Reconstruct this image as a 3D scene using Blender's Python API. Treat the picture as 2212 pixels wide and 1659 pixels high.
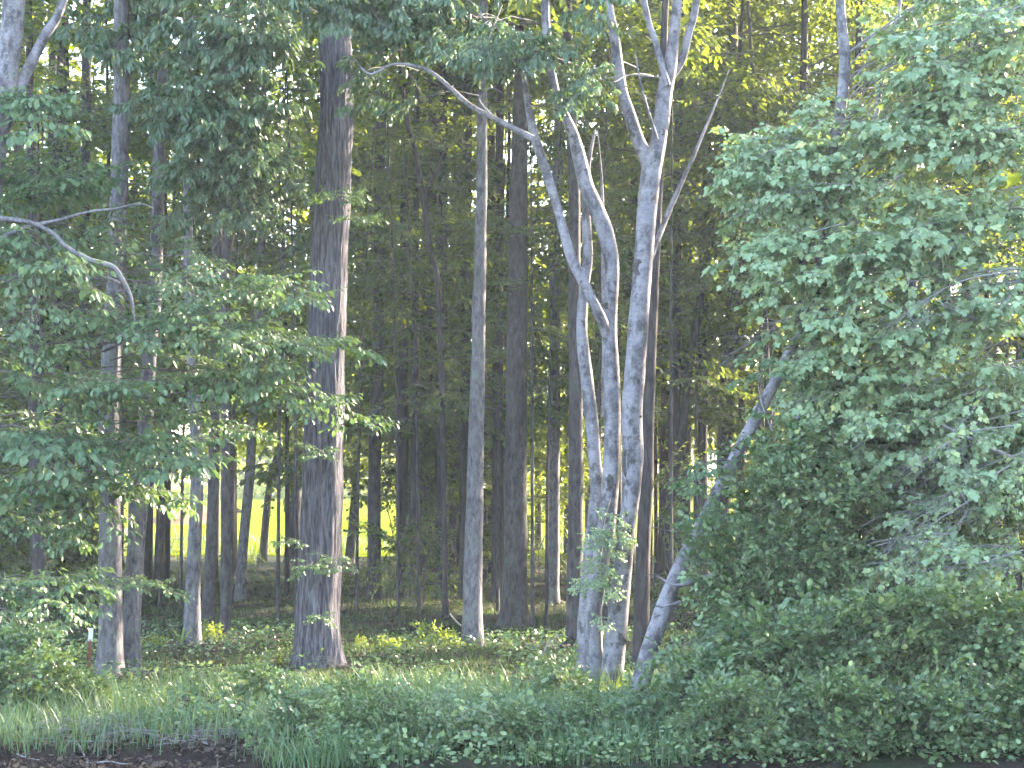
import bpy, math, random
import numpy as np
from mathutils import Vector, Matrix, noise

for o in list(bpy.data.objects): bpy.data.objects.remove(o)
SC = bpy.context.scene
COL = SC.collection
RNG = random.Random(11)
NP = np.random.default_rng(5)

# ---------------------------------------------------------------- camera
CAMZ = 2.2
F = 4791.0                      # focal length in picture units (picture 2212 x 1659 units)
PITCH = math.atan((1059 - 829.5) / F)
cam_d = bpy.data.cameras.new('camera')
cam_d.sensor_width = 36.0
cam_d.lens = 36.0 * F / 2212.0
cam_d.clip_start = 0.1
cam_d.clip_end = 3000
cam = bpy.data.objects.new('camera', cam_d); COL.objects.link(cam)
cam.location = (0, 0, CAMZ)
cam.rotation_euler = (math.radians(90) + PITCH, 0, 0)
SC.camera = cam

# ---------------------------------------------------------------- sky and sun
SUN_AZ = math.radians(52)       # to the right of straight ahead (camera looks +Y): low evening sun behind the wood
SUN_EL = math.radians(22)
SDIR = Vector((math.sin(SUN_AZ) * math.cos(SUN_EL), math.cos(SUN_AZ) * math.cos(SUN_EL), math.sin(SUN_EL)))
w = bpy.data.worlds.new('World'); SC.world = w; w.use_nodes = True
nt = w.node_tree; nt.nodes.clear()
sky = nt.nodes.new('ShaderNodeTexSky'); sky.sky_type = 'NISHITA'; sky.sun_disc = False
sky.sun_elevation = SUN_EL; sky.sun_rotation = SUN_AZ
sky.air_density = 1.0; sky.dust_density = 1.4; sky.ozone_density = 1.0
bg = nt.nodes.new('ShaderNodeBackground'); bg.inputs['Strength'].default_value = 0.15
wo = nt.nodes.new('ShaderNodeOutputWorld')
nt.links.new(sky.outputs[0], bg.inputs[0]); nt.links.new(bg.outputs[0], wo.inputs[0])
sl = bpy.data.lights.new('sun', 'SUN'); sl.energy = 5.0; sl.angle = math.radians(0.53); sl.color = (1.0, 0.86, 0.66)
sun = bpy.data.objects.new('sun', sl); COL.objects.link(sun)
sun.rotation_euler = SDIR.to_track_quat('Z', 'Y').to_euler()
sun.location = (40, 40, 40)

SC.view_settings.view_transform = 'Standard'
SC.view_settings.look = 'None'
SC.view_settings.gamma = 1.0
SC.view_settings.use_curve_mapping = False
SC.view_settings.exposure = 3.72
cy = SC.cycles
cy.use_denoising = True
cy.max_bounces = 4; cy.diffuse_bounces = 3; cy.glossy_bounces = 2; cy.transmission_bounces = 4
cy.transparent_max_bounces = 4; cy.volume_bounces = 0
cy.sample_clamp_indirect = 6.0
cy.use_adaptive_sampling = True; cy.adaptive_threshold = 0.03

# ---------------------------------------------------------------- helpers
def at(px, py, Y):
    """picture position -> world point on the vertical plane at depth Y"""
    dx = (px - 1106) / F; dz = -(py - 829.5) / F
    yy = math.cos(PITCH) - dz * math.sin(PITCH); zz = math.sin(PITCH) + dz * math.cos(PITCH)
    s = Y / yy
    return Vector((dx * s, Y, CAMZ + zz * s))

def sstep(a, b, x):
    t = min(1.0, max(0.0, (x - a) / (b - a))); return t * t * (3 - 2 * t)

WATER_Z = -0.33
def gz(x, y):
    n = 0.10 * noise.noise((x * 0.22, y * 0.22, 1.3)) + 0.03 * noise.noise((x * 0.9, y * 0.9, 4.1))
    if y < 12:
        return 0.25 - 1.2 * sstep(1.5, 6, y) + 0.3 * n
    e = 20.52 - 2.3 * sstep(-3.3, -.9, x) + 0.25 * noise.noise((x * 0.5, 2.0, 0)) + 0.28 * noise.noise((x * 1.7, 5.0, 0)) + 0.12 * noise.noise((x * 5, 7.0, 0))
    h = -0.95 + 0.66 * sstep(e - 3.0, e + 0.05, y) + 0.12 * sstep(e - .05, e + .3, y) + 0.19 * sstep(e + 0.05, e + 2.6, y)
    h += 0.9 * n * sstep(e + .4, e + 3, y)
    h += 0.2 * n * sstep(e - .2, e + .4, y)
    h += -0.15 * sstep(45, 76, y) + 1.45 * sstep(76, 132, y) + 0.009 * max(0, y - 120)
    return h

def tag(o, label=None, cat=None, group=None, kind=None):
    if label: o['label'] = label
    if cat: o['category'] = cat
    if group: o['group'] = group
    if kind: o['kind'] = kind
    return o

def empty(name, loc, label, cat, group=None):
    o = bpy.data.objects.new(name, None); COL.objects.link(o); o.location = loc
    o.empty_display_size = 0.2
    return tag(o, label, cat, group)

def link(name, mesh, parent=None, loc=(0, 0, 0)):
    o = bpy.data.objects.new(name, mesh); COL.objects.link(o)
    if parent: o.parent = parent
    o.location = loc
    return o

def np_mesh(name, verts, loops, sizes, mats, mat_idx=None, rnd=None, smooth=False):
    """fast mesh from flat arrays"""
    me = bpy.data.meshes.new(name)
    verts = np.asarray(verts, np.float32).reshape(-1, 3)
    loops = np.asarray(loops, np.int32).ravel(); sizes = np.asarray(sizes, np.int32).ravel()
    me.vertices.add(len(verts)); me.vertices.foreach_set('co', verts.ravel())
    me.loops.add(len(loops)); me.loops.foreach_set('vertex_index', loops)
    me.polygons.add(len(sizes))
    st = np.concatenate(([0], np.cumsum(sizes)[:-1])).astype(np.int32)
    me.polygons.foreach_set('loop_start', st)
    if mat_idx is not None: me.polygons.foreach_set('material_index', np.asarray(mat_idx, np.int32))
    me.polygons.foreach_set('use_smooth', np.full(len(sizes), smooth, dtype=bool) if isinstance(smooth, bool) else np.asarray(smooth, dtype=bool))
    if rnd is not None:
        a = me.attributes.new('rnd', 'FLOAT', 'POINT'); a.data.foreach_set('value', np.asarray(rnd, np.float32))
    for m in mats: me.materials.append(m)
    me.update(calc_edges=True)
    return me

class Acc:
    """collects pieces of one mesh"""
    def __init__(s): s.v = []; s.l = []; s.s = []; s.m = []; s.r = []; s.sm = []; s.n = 0
    def add(s, v, faces_loops, sizes, mat=0, rnd=None, smooth=False):
        v = np.asarray(v, np.float32).reshape(-1, 3)
        s.v.append(v); s.l.append(np.asarray(faces_loops, np.int64).ravel() + s.n)
        s.s.append(np.asarray(sizes)); s.m.append(np.full(len(sizes), mat)); s.sm.append(np.full(len(sizes), smooth))
        s.r.append(np.full(len(v), 0.5) if rnd is None else np.asarray(rnd)); s.n += len(v)
    def mesh(s, name, mats):
        return np_mesh(name, np.concatenate(s.v), np.concatenate(s.l), np.concatenate(s.s), mats,
                       np.concatenate(s.m), np.concatenate(s.r), np.concatenate(s.sm))

def tube_arrays(pts, rad, sides, seed=0, rough=0.0, lobes=0.0, cap=True):
    """rings of verts along pts; returns verts, loops, sizes"""
    pts = [Vector(p) for p in pts]; n = len(pts)
    V = np.zeros((n, sides, 3)); up = Vector((0.3, 1, 0.2)).normalized(); prev = None
    ang = np.arange(sides) * 2 * math.pi / sides
    for i, p in enumerate(pts):
        t = (pts[min(i + 1, n - 1)] - pts[max(i - 1, 0)]).normalized()
        if prev is None:
            a = t.orthogonal().normalized() if abs(t.z) < .9 else Vector((1, 0, 0))
        else: a = prev
        a = (a - t * a.dot(t)).normalized(); prev = a; b = t.cross(a)
        for j in range(sides):
            r = rad[i]
            d = a * math.cos(ang[j]) + b * math.sin(ang[j])
            if rough:
                q = p + d * r
                r *= 1 + rough * noise.noise((q.x * 3.1 + seed, q.y * 3.1, q.z * 1.1)) + 0.5 * rough * noise.noise((q.x * 9 + seed, q.y * 9, q.z * 4))
            V[i, j] = p + d * r
    V = V.reshape(-1, 3)
    i = np.arange(n - 1)[:, None] * sides; j = np.arange(sides)[None, :]; j2 = (j + 1) % sides
    L = np.stack([i + j, i + j2, i + sides + j2, i + sides + j], -1).reshape(-1, 4)
    loops = L.ravel(); sizes = [4] * len(L)
    if cap:
        loops = np.concatenate([loops, np.arange((n - 1) * sides, n * sides)]); sizes = sizes + [sides]
    return V, loops, np.array(sizes)

def smooth_path(pts, per=6):
    """Catmull-Rom through (Vector, radius) list"""
    P = [p[0] for p in pts]; Rr = [p[1] for p in pts]; out = []; rad = []
    n = len(P)
    for i in range(n - 1):
        p0 = P[max(i - 1, 0)]; p1 = P[i]; p2 = P[i + 1]; p3 = P[min(i + 2, n - 1)]
        for k in range(per):
            t = k / per
            out.append(0.5 * ((2 * p1) + (p2 - p0) * t + (2 * p0 - 5 * p1 + 4 * p2 - p3) * t * t + (3 * p1 - p0 - 3 * p2 + p3) * t ** 3))
            rad.append(Rr[i] + (Rr[i + 1] - Rr[i]) * t)
    out.append(P[-1]); rad.append(Rr[-1])
    return out, rad

# ---------------------------------------------------------------- materials
def mat_new(name):
    m = bpy.data.materials.new(name); m.use_nodes = True
    n = m.node_tree; n.nodes.clear()
    return m, n, n.nodes, n.links

def ramp(N, stops):
    r = N.new('ShaderNodeValToRGB'); e = r.color_ramp.elements
    e[0].position, e[0].color = stops[0][0], (*stops[0][1], 1)
    e[1].position, e[1].color = stops[-1][0], (*stops[-1][1], 1)
    for p, c in stops[1:-1]:
        x = e.new(p); x.color = (*c, 1)
    return r

def leaf_mat(name, dark, mid, light, trans, tfac=0.38, rough=0.42, spec=0.5):
    m, n, N, L = mat_new(name)
    at_ = N.new('ShaderNodeAttribute'); at_.attribute_name = 'rnd'
    oi = N.new('ShaderNodeObjectInfo')
    ad = N.new('ShaderNodeMath'); ad.operation = 'MULTIPLY_ADD'; ad.inputs[1].default_value = 0.35; 
    L.new(oi.outputs['Random'], ad.inputs[0])
    mu = N.new('ShaderNodeMath'); mu.operation = 'MULTIPLY'; mu.inputs[1].default_value = 0.65
    L.new(at_.outputs['Fac'], mu.inputs[0]); L.new(mu.outputs[0], ad.inputs[2])
    r = ramp(N, [(0.05, dark), (0.5, mid), (0.82, light), (0.97, (light[0] * 1.35, light[1] * 1.12, light[2] * .8))]); L.new(ad.outputs[0], r.inputs[0])
    p = N.new('ShaderNodeBsdfPrincipled'); L.new(r.outputs[0], p.inputs['Base Color'])
    p.inputs['Roughness'].default_value = rough; p.inputs['Specular IOR Level'].default_value = spec
    tr = N.new('ShaderNodeBsdfTranslucent')
    r2 = ramp(N, [(0.05, tuple(c * .75 for c in trans)), (0.95, trans)]); L.new(ad.outputs[0], r2.inputs[0]); L.new(r2.outputs[0], tr.inputs[0])
    mx = N.new('ShaderNodeMixShader'); mx.inputs[0].default_value = tfac
    L.new(p.outputs[0], mx.inputs[1]); L.new(tr.outputs[0], mx.inputs[2])
    o = N.new('ShaderNodeOutputMaterial'); L.new(mx.outputs[0], o.inputs[0])
    return m

def bark_mat(name, c0, c1, c2, zs=0.25, sc=14.0, bump=0.6, moss=None, dist=0.03):
    """furrowed bark: noise stretched along the trunk, dark in the cracks"""
    m, n, N, L = mat_new(name)
    g = N.new('ShaderNodeNewGeometry')
    mp = N.new('ShaderNodeMapping'); mp.inputs['Scale'].default_value = (1, 1, zs); L.new(g.outputs['Position'], mp.inputs[0])
    a = N.new('ShaderNodeTexNoise'); a.inputs['Scale'].default_value = sc; a.inputs['Detail'].default_value = 6; a.inputs['Roughness'].default_value = 0.65; a.inputs['Distortion'].default_value = .6
    L.new(mp.outputs[0], a.inputs['Vector'])
    b = N.new('ShaderNodeTexNoise'); b.inputs['Scale'].default_value = 1.7; b.inputs['Detail'].default_value = 4; L.new(g.outputs['Position'], b.inputs['Vector'])
    r = ramp(N, [(0.34, c0), (0.5, c1), (0.66, c2)]); L.new(a.outputs[0], r.inputs[0])
    mx = N.new('ShaderNodeMixRGB'); mx.blend_type = 'MULTIPLY'; mx.inputs[0].default_value = .55
    r2 = ramp(N, [(0.3, (.55, .55, .58)), (0.7, (1.15, 1.12, 1.1))]); L.new(b.outputs[0], r2.inputs[0])
    L.new(r.outputs[0], mx.inputs[1]); L.new(r2.outputs[0], mx.inputs[2])
    out = mx.outputs[0]
    if moss:
        c = N.new('ShaderNodeTexNoise'); c.inputs['Scale'].default_value = 3.3; c.inputs['Detail'].default_value = 7; c.inputs['Roughness'].default_value = .7; L.new(g.outputs['Position'], c.inputs['Vector'])
        r3 = ramp(N, [(0.52, (0, 0, 0)), (0.66, (.8, .8, .8))]); L.new(c.outputs[0], r3.inputs[0])
        m2 = N.new('ShaderNodeMixRGB'); m2.inputs[2].default_value = (*moss, 1); L.new(r3.outputs[0], m2.inputs[0]); L.new(out, m2.inputs[1]); out = m2.outputs[0]
    p = N.new('ShaderNodeBsdfPrincipled'); p.inputs['Roughness'].default_value = 0.92; p.inputs['Specular IOR Level'].default_value = .25
    L.new(out, p.inputs['Base Color'])
    bp = N.new('ShaderNodeBump'); bp.inputs['Strength'].default_value = bump; bp.inputs['Distance'].default_value = dist; L.new(a.outputs[0], bp.inputs['Height']); L.new(bp.outputs[0], p.inputs['Normal'])
    o = N.new('ShaderNodeOutputMaterial'); L.new(p.outputs[0], o.inputs[0])
    return m

def pale_bark_mat(name):
    """smooth pale grey bark: fine cross bands, lichen, dark scars"""
    m, n, N, L = mat_new(name)
    g = N.new('ShaderNodeNewGeometry')
    def nz(scale, mapping, detail=5, rough=.6):
        mp = N.new('ShaderNodeMapping'); mp.inputs['Scale'].default_value = mapping; L.new(g.outputs['Position'], mp.inputs[0])
        a = N.new('ShaderNodeTexNoise'); a.inputs['Scale'].default_value = scale; a.inputs['Detail'].default_value = detail; a.inputs['Roughness'].default_value = rough
        L.new(mp.outputs[0], a.inputs['Vector']); return a
    bands = nz(14, (1, 1, 2.2), 10, .8); big = nz(5.5, (1, 1, .6), 8, .7); scars = nz(7, (1, 1, .7), 9, .72); lich = nz(8, (1, 1, 1), 8, .72)
    r = ramp(N, [(0.30, (.10, .090, .10)), (0.5, (.165, .152, .168)), (0.70, (.235, .220, .238))]); L.new(bands.outputs[0], r.inputs[0])
    mx = N.new('ShaderNodeMixRGB'); mx.blend_type = 'MULTIPLY'; mx.inputs[0].default_value = .95
    r2 = ramp(N, [(0.40, (.42, .40, .41)), (0.54, (1.2, 1.17, 1.18))]); L.new(big.outputs[0], r2.inputs[0]); L.new(r.outputs[0], mx.inputs[1]); L.new(r2.outputs[0], mx.inputs[2])
    r3 = ramp(N, [(0.545, (0, 0, 0)), (0.60, (.8, .8, .8))]); L.new(scars.outputs[0], r3.inputs[0])
    m2 = N.new('ShaderNodeMixRGB'); m2.inputs[2].default_value = (.05, .045, .045, 1); L.new(r3.outputs[0], m2.inputs[0]); L.new(mx.outputs[0], m2.inputs[1])
    r4 = ramp(N, [(0.58, (0, 0, 0)), (0.72, (.55, .55, .55))]); L.new(lich.outputs[0], r4.inputs[0])
    m3 = N.new('ShaderNodeMixRGB'); m3.inputs[2].default_value = (.24, .275, .25, 1); L.new(r4.outputs[0], m3.inputs[0]); L.new(m2.outputs[0], m3.inputs[1])
    p = N.new('ShaderNodeBsdfPrincipled'); p.inputs['Roughness'].default_value = .8; p.inputs['Specular IOR Level'].default_value = .3
    L.new(m3.outputs[0], p.inputs['Base Color'])
    bp = N.new('ShaderNodeBump'); bp.inputs['Strength'].default_value = .5; bp.inputs['Distance'].default_value = .012; L.new(bands.outputs[0], bp.inputs['Height'])
    bp2 = N.new('ShaderNodeBump'); bp2.inputs['Strength'].default_value = .5; bp2.inputs['Distance'].default_value = .03; bp2.invert = True; L.new(r3.outputs[0], bp2.inputs['Height']); L.new(bp.outputs[0], bp2.inputs['Normal'])
    L.new(bp2.outputs[0], p.inputs['Normal'])
    o = N.new('ShaderNodeOutputMaterial'); L.new(p.outputs[0], o.inputs[0])
    return m

def plain_mat(name, c0, c1, scale=8, rough=.85, bump=.3, spec=.3, dist=.02):
    m, n, N, L = mat_new(name)
    g = N.new('ShaderNodeNewGeometry')
    a = N.new('ShaderNodeTexNoise'); a.inputs['Scale'].default_value = scale; a.inputs['Detail'].default_value = 6; a.inputs['Roughness'].default_value = .65; L.new(g.outputs['Position'], a.inputs['Vector'])
    r = ramp(N, [(0.3, c0), (0.7, c1)]); L.new(a.outputs[0], r.inputs[0])
    p = N.new('ShaderNodeBsdfPrincipled'); p.inputs['Roughness'].default_value = rough; p.inputs['Specular IOR Level'].default_value = spec
    L.new(r.outputs[0], p.inputs['Base Color'])
    bp = N.new('ShaderNodeBump'); bp.inputs['Strength'].default_value = bump; bp.inputs['Distance'].default_value = dist; L.new(a.outputs[0], bp.inputs['Height']); L.new(bp.outputs[0], p.inputs['Normal'])
    o = N.new('ShaderNodeOutputMaterial'); L.new(p.outputs[0], o.inputs[0])
    return m

M = {}
YT = (.34, .42, .035)
M['leaf_oval'] = leaf_mat('leaf_oval', (.050, .090, .040), (.078, .132, .058), (.125, .190, .085), (.17, .28, .06), .28)
M['leaf_hick'] = leaf_mat('leaf_hickory', (.050, .088, .050), (.080, .130, .074), (.14, .195, .115), (.18, .28, .05), .28, .36)
M['leaf_maple'] = leaf_mat('leaf_maple', (.135, .200, .105), (.205, .290, .155), (.30, .39, .21), (.28, .38, .09), .32, .40)
M['leaf_shrub'] = leaf_mat('leaf_shrub', (.048, .082, .036), (.085, .136, .058), (.185, .250, .115), (.18, .28, .05), .28, .38)
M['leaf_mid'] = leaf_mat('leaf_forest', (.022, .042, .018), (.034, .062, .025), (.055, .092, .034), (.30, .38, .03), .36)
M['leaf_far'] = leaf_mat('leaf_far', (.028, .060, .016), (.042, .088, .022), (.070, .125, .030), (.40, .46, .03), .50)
M['leaf_sun'] = leaf_mat('leaf_sunlit_tint', (.10, .17, .03), (.15, .22, .03), (.20, .27, .04), (.36, .42, .04), .42)  # sunlight put into the leaf colour as a brighter, yellower green
M['grass'] = leaf_mat('grass_blades', (.035, .075, .034), (.055, .110, .048), (.095, .160, .070), (.20, .28, .05), .25, .5)
M['floor_grass'] = leaf_mat('floor_grass_blades', (.024, .044, .018), (.040, .072, .028), (.070, .108, .042), (.18, .24, .03), .25, .6, .2)
M['litter'] = leaf_mat('dead_leaves', (.028, .020, .017), (.052, .037, .030), (.12, .085, .06), (.15, .09, .04), .10, .8, .2)
M['oak'] = bark_mat('oak_bark', (.030, .026, .032), (.105, .094, .112), (.205, .188, .212), .11, 30, 1.0, None, .06)
M['grey'] = bark_mat('grey_bark', (.050, .043, .050), (.125, .112, .126), (.200, .184, .198), .35, 20, .6, (.145, .155, .14))
M['dark'] = bark_mat('dark_bark', (.022, .018, .020), (.050, .041, .043), (.085, .070, .072), .22, 18, .6)
M['brown'] = bark_mat('brown_bark', (.026, .021, .023), (.056, .046, .049), (.092, .078, .082), .28, 20, .6, (.075, .080, .07))
M['pale'] = pale_bark_mat('pale_bark')
M['twig'] = plain_mat('twig_bark', (.11, .10, .10), (.25, .235, .24), 14, .85, .3)
M['twig_dark'] = plain_mat('dark_twig_bark', (.06, .05, .045), (.14, .12, .11), 14, .85, .3)
M['scar'] = plain_mat('bark_scar', (.03, .026, .026), (.10, .088, .085), 30, .95, .8)
M['rust'] = plain_mat('rusty_steel', (.11, .040, .026), (.24, .090, .055), 30, .85, .4)
M['white'] = plain_mat('white_paint', (.70, .72, .74), (.86, .87, .88), 20, .5, .1)

# ---------------------------------------------------------------- leaf shapes (x along the leaf, z up)
def leaf_oval(wd, fold=.10, curl=.10):
    V = [(0, 0, 0), (.30, -wd * .85, fold * .8), (.62, -wd, fold * .7 - curl * .3), (1, 0, -curl), (.62, wd, fold * .7 - curl * .3), (.30, wd * .85, fold * .8), (.5, 0, -.02)]
    Fc = [(0, 1, 6), (1, 2, 6), (2, 3, 6), (3, 4, 6), (4, 5, 6), (5, 0, 6)]
    return np.array(V, float), np.array(Fc)
def leaf_round(wd=.40):
    V = [(0, 0, 0), (.18, -wd * .75, .07), (.5, -wd, .09), (.82, -wd * .7, .03), (1, 0, -.06), (.82, wd * .7, .03), (.5, wd, .09), (.18, wd * .75, .07), (.5, 0, 0)]
    Fc = [(i, (i + 1) % 8, 8) for i in range(8)]
    return np.array(V, float), np.array(Fc)
def leaf_lobed():
    o = [(0, 0), (.10, -.30), (.02, -.46), (.30, -.42), (.52, -.62), (.60, -.24), (.82, -.24), (1.0, 0)]
    o = o + [(x, -y) for x, y in o[-2:0:-1]]
    V = [(x, y, .10 * abs(y) * 1.2 - .14 * x * x) for x, y in o] + [(.38, 0, -.03)]
    k = len(o)
    return np.array(V, float), np.array([(i, (i + 1) % k, k) for i in range(k)])
def leaf_quad(wd):
    V = [(0, 0, 0), (.45, -wd, .07), (1, 0, -.08), (.45, wd, .07)]
    return np.array(V, float), np.array([(0, 1, 2), (0, 2, 3)])
SHAPES = {'oval': leaf_oval(.29), 'lance': leaf_oval(.16, .06, .22), 'lobed': leaf_lobed(), 'round': leaf_round(), 'quad': leaf_quad(.32), 'quadw': leaf_quad(.42)}

def put_leaves(acc, shape, P, D, U, S, mat=1, rnd=None):
    """P positions, D directions, U approx normals, S sizes"""
    P = np.asarray(P, float); D = np.asarray(D, float); U = np.asarray(U, float); S = np.asarray(S, float)
    if len(P) == 0: return
    D /= np.linalg.norm(D, axis=1, keepdims=True) + 1e-9
    Y = np.cross(U, D); Y /= np.linalg.norm(Y, axis=1, keepdims=True) + 1e-9
    Z = np.cross(D, Y)
    V0, F0 = SHAPES[shape]
    V = P[:, None] + S[:, None, None] * (V0[None, :, 0:1] * D[:, None] + V0[None, :, 1:2] * Y[:, None] + V0[None, :, 2:3] * Z[:, None])
    n, k = len(P), len(V0)
    Lp = (np.arange(n)[:, None, None] * k + F0[None]).reshape(-1)
    r = NP.random(n) if rnd is None else rnd
    acc.add(V.reshape(-1, 3), Lp, np.full(n * len(F0), 3), mat, np.repeat(r, k))

# ---------------------------------------------------------------- leafy boughs (shared meshes)
TIPS = {}
def gen_bough(name, seed, L, nside, side_len, shape, leaf, gap, droop=.12, flat=.25, ldroop=.45, wood='twig_dark', leafm='leaf_mid', wr=.012, palm=0, sub=True, bare=False, tilt=.35):
    r = random.Random(seed); acc = Acc(); P = []; D = []; U = []; S = []; tips = []
    n = 9; axis = []; wob = r.uniform(-.15, .15); ph = r.uniform(0, 6)
    for i in range(n):
        t = i / (n - 1)
        axis.append(Vector((L * t, L * (wob * t * t + .03 * math.sin(ph + 5 * t)), L * (.06 * math.sin(ph * 2 + 4 * t) * t - droop * t * t))))
    V, l, s = tube_arrays(axis, [wr * (1 - .8 * i / (n - 1)) for i in range(n)], 5)
    acc.add(V, l, s, 0, None, True)
    def lerp(path, t):
        x = t * (len(path) - 1); i = min(int(x), len(path) - 2); return path[i].lerp(path[i + 1], x - i)
    def leaves_on(path, ln, start=.12):
        k = max(2, int(ln / gap)); sg = r.choice((-1, 1))
        for j in range(k + 1):
            t = start + (1 - start) * j / k
            p = lerp(path, min(t, .999)); d = (lerp(path, min(t + .1, 1.0)) - lerp(path, max(t - .1, 0))).normalized()
            sg = -sg
            if palm:
                for q in range(palm):
                    a = (q / (palm - 1) - .5) * 2.2 + r.uniform(-.15, .15)
                    dd = Matrix.Rotation(a, 3, 'Z') @ d; dd.z -= ldroop * r.uniform(.5, 1.5)
                    P.append(p); D.append(dd); U.append((r.gauss(0, tilt), r.gauss(0, tilt), 1)); S.append(leaf * r.uniform(.6, 1.15) * (1 - .3 * abs(q / (palm - 1) - .5)))
            else:
                a = sg * r.uniform(.45, 1.25) if j < k else r.uniform(-.3, .3)
                dd = Matrix.Rotation(a, 3, 'Z') @ d; dd.z -= ldroop * r.uniform(.1, 1.4)
                P.append(p); D.append(dd); U.append((r.gauss(0, tilt), r.gauss(0, tilt), 1)); S.append(leaf * r.choice((r.uniform(.4, .8), r.uniform(.75, 1.15), r.uniform(1.0, 1.35))))
        tips.append((path[-1].copy(), (path[-1] - path[-2]).normalized()))
    def twig(p, d, ln, depth):
        m = 5; pts = []; q = p.copy(); dd = d.copy(); sag = r.uniform(.2, 1.2) * droop
        for i in range(m):
            pts.append(q.copy()); q = q + dd * (ln / (m - 1)); dd = (dd + Vector((r.gauss(0, .10), r.gauss(0, .10), r.gauss(0, .08) - sag * .3))).normalized()
        V, l, s = tube_arrays(pts, [max(.0022, wr * .38 * (1 - .75 * i / (m - 1)) * (.65 if depth else 1)) for i in range(m)], 3)
        acc.add(V, l, s, 0, None, True)
        if not bare: leaves_on(pts, ln, .2)
        else: tips.append((pts[-1], dd))
        if sub and depth == 0 and ln > side_len * .4:
            for k in range(r.randint(2, 4)):
                t = r.uniform(.25, .85); b = lerp(pts, t); a = r.choice((-1, 1)) * r.uniform(.5, 1.0)
                d2 = Matrix.Rotation(a, 3, 'Z') @ d; d2.z += r.gauss(0, flat); twig(b, d2.normalized(), ln * r.uniform(.35, .6), 1)
    for i in range(nside):
        t = .12 + .86 * (i + r.uniform(-.3, .3)) / nside; t = min(max(t, .05), .97)
        p = lerp(axis, t); d = (lerp(axis, min(1, t + .1)) - lerp(axis, max(0, t - .1))).normalized()
        a = (1 if i % 2 else -1) * r.uniform(.6, 1.15)
        d = Matrix.Rotation(a, 3, 'Z') @ d; d.z += r.gauss(.05, flat)
        ln = side_len * (.35 + .65 * math.sin(math.pi * min(1, .2 + .75 * t))) * r.uniform(.65, 1.2)
        twig(p, d.normalized(), ln, 0)
    if not bare:
        leaves_on(axis[-4:], L * .35, 0)
        put_leaves(acc, shape, P, D, U, S, 1, np.array([r.random() for _ in P]))
    me = acc.mesh(name, [M[wood], M[leafm]])
    TIPS[me.name] = tips
    return me

B = {}
def many(key, k, **kw): B[key] = [gen_bough(key + '_bough', 100 * len(B) + i, **kw) for i in range(k)]
many('oval', 4, L=1.5, nside=11, side_len=.62, shape='oval', leaf=.105, gap=.078, droop=.14, flat=.14, ldroop=.75, leafm='leaf_oval', wr=.011)
many('hick', 5, L=1.3, nside=9, side_len=.46, shape='lance', leaf=.135, gap=.105, droop=.20, flat=.45, ldroop=.85, leafm='leaf_hick', wr=.010, palm=5, tilt=.6)
many('maple', 4, L=1.5, nside=11, side_len=.52, shape='lobed', leaf=.090, gap=.080, droop=.22, flat=.32, ldroop=.9, wood='twig', leafm='leaf_maple', wr=.011)
many('shrub', 5, L=.95, nside=13, side_len=.42, shape='round', leaf=.066, gap=.052, droop=.10, flat=.50, ldroop=.25, leafm='leaf_shrub', wr=.008, tilt=.8)
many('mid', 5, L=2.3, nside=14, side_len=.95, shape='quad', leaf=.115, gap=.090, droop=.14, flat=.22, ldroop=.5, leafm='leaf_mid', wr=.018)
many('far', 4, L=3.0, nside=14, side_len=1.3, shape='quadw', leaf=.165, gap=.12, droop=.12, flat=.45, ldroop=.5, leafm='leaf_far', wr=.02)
many('bare', 4, L=1.5, nside=13, side_len=.62, shape='quad', leaf=.1, gap=.1, droop=.20, flat=.22, wood='twig', wr=.010, bare=True)
many('sunny', 2, L=.7, nside=9, side_len=.3, shape='oval', leaf=.09, gap=.05, droop=.1, flat=.5, ldroop=.3, leafm='leaf_sun', wr=.006, tilt=.7)
SPAN = {'oval': 1.5, 'hick': 1.3, 'maple': 1.5, 'shrub': .95, 'mid': 2.3, 'far': 3.0, 'bare': 1.5, 'sunny': .7}

# gaps in the canopy through which the low sun reaches these places
CORR = []
def corridor(px, py, Y, rad=.35): CORR.append((at(px, py, Y), rad))
for py in (930, 1020, 1110, 1200, 1280): corridor(738, py, 27.6, .34)
for py in (20, 120, 240, 330, 430, 520): corridor(1425 if py < 400 else 1410, py, 24.3, .45)
for py in (1380, 1440): corridor(1352, py, 24.3, .25)
for py in (760, 860, 960): corridor(262, py, 27, .25)
corridor(1330, 1525, 23.4, .4); corridor(1360, 1550, 23.2, .35)
corridor(820, 1400, 30, .5); corridor(860, 1405, 30, .4); corridor(960, 1385, 31.5, .45)
corridor(345, 1395, 31, .5); corridor(440, 1390, 32, .5)
corridor(760, 1292, 42, .9); corridor(980, 1305, 42, .9); corridor(1280, 1310, 41, .9); corridor(1180, 1305, 41, .8)
corridor(48, 90, 25, .25); corridor(1080, 150, 24.2, .55); corridor(1040, 110, 24.2, .45); corridor(1150, 190, 24.2, .4); corridor(800, 170, 26, .4)
corridor(822, 760, 43, .4); corridor(822, 850, 43, .4); corridor(1046, 520, 31, .35); corridor(1046, 440, 31, .35); corridor(1046, 600, 31, .35)
def blocked(c, rr):
    for p, rad in CORR:
        v = c - p; s = v.dot(SDIR)
        if 0.6 < s < 70 and (v - SDIR * s).length < rad + rr * .55: return True
    return False

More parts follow.
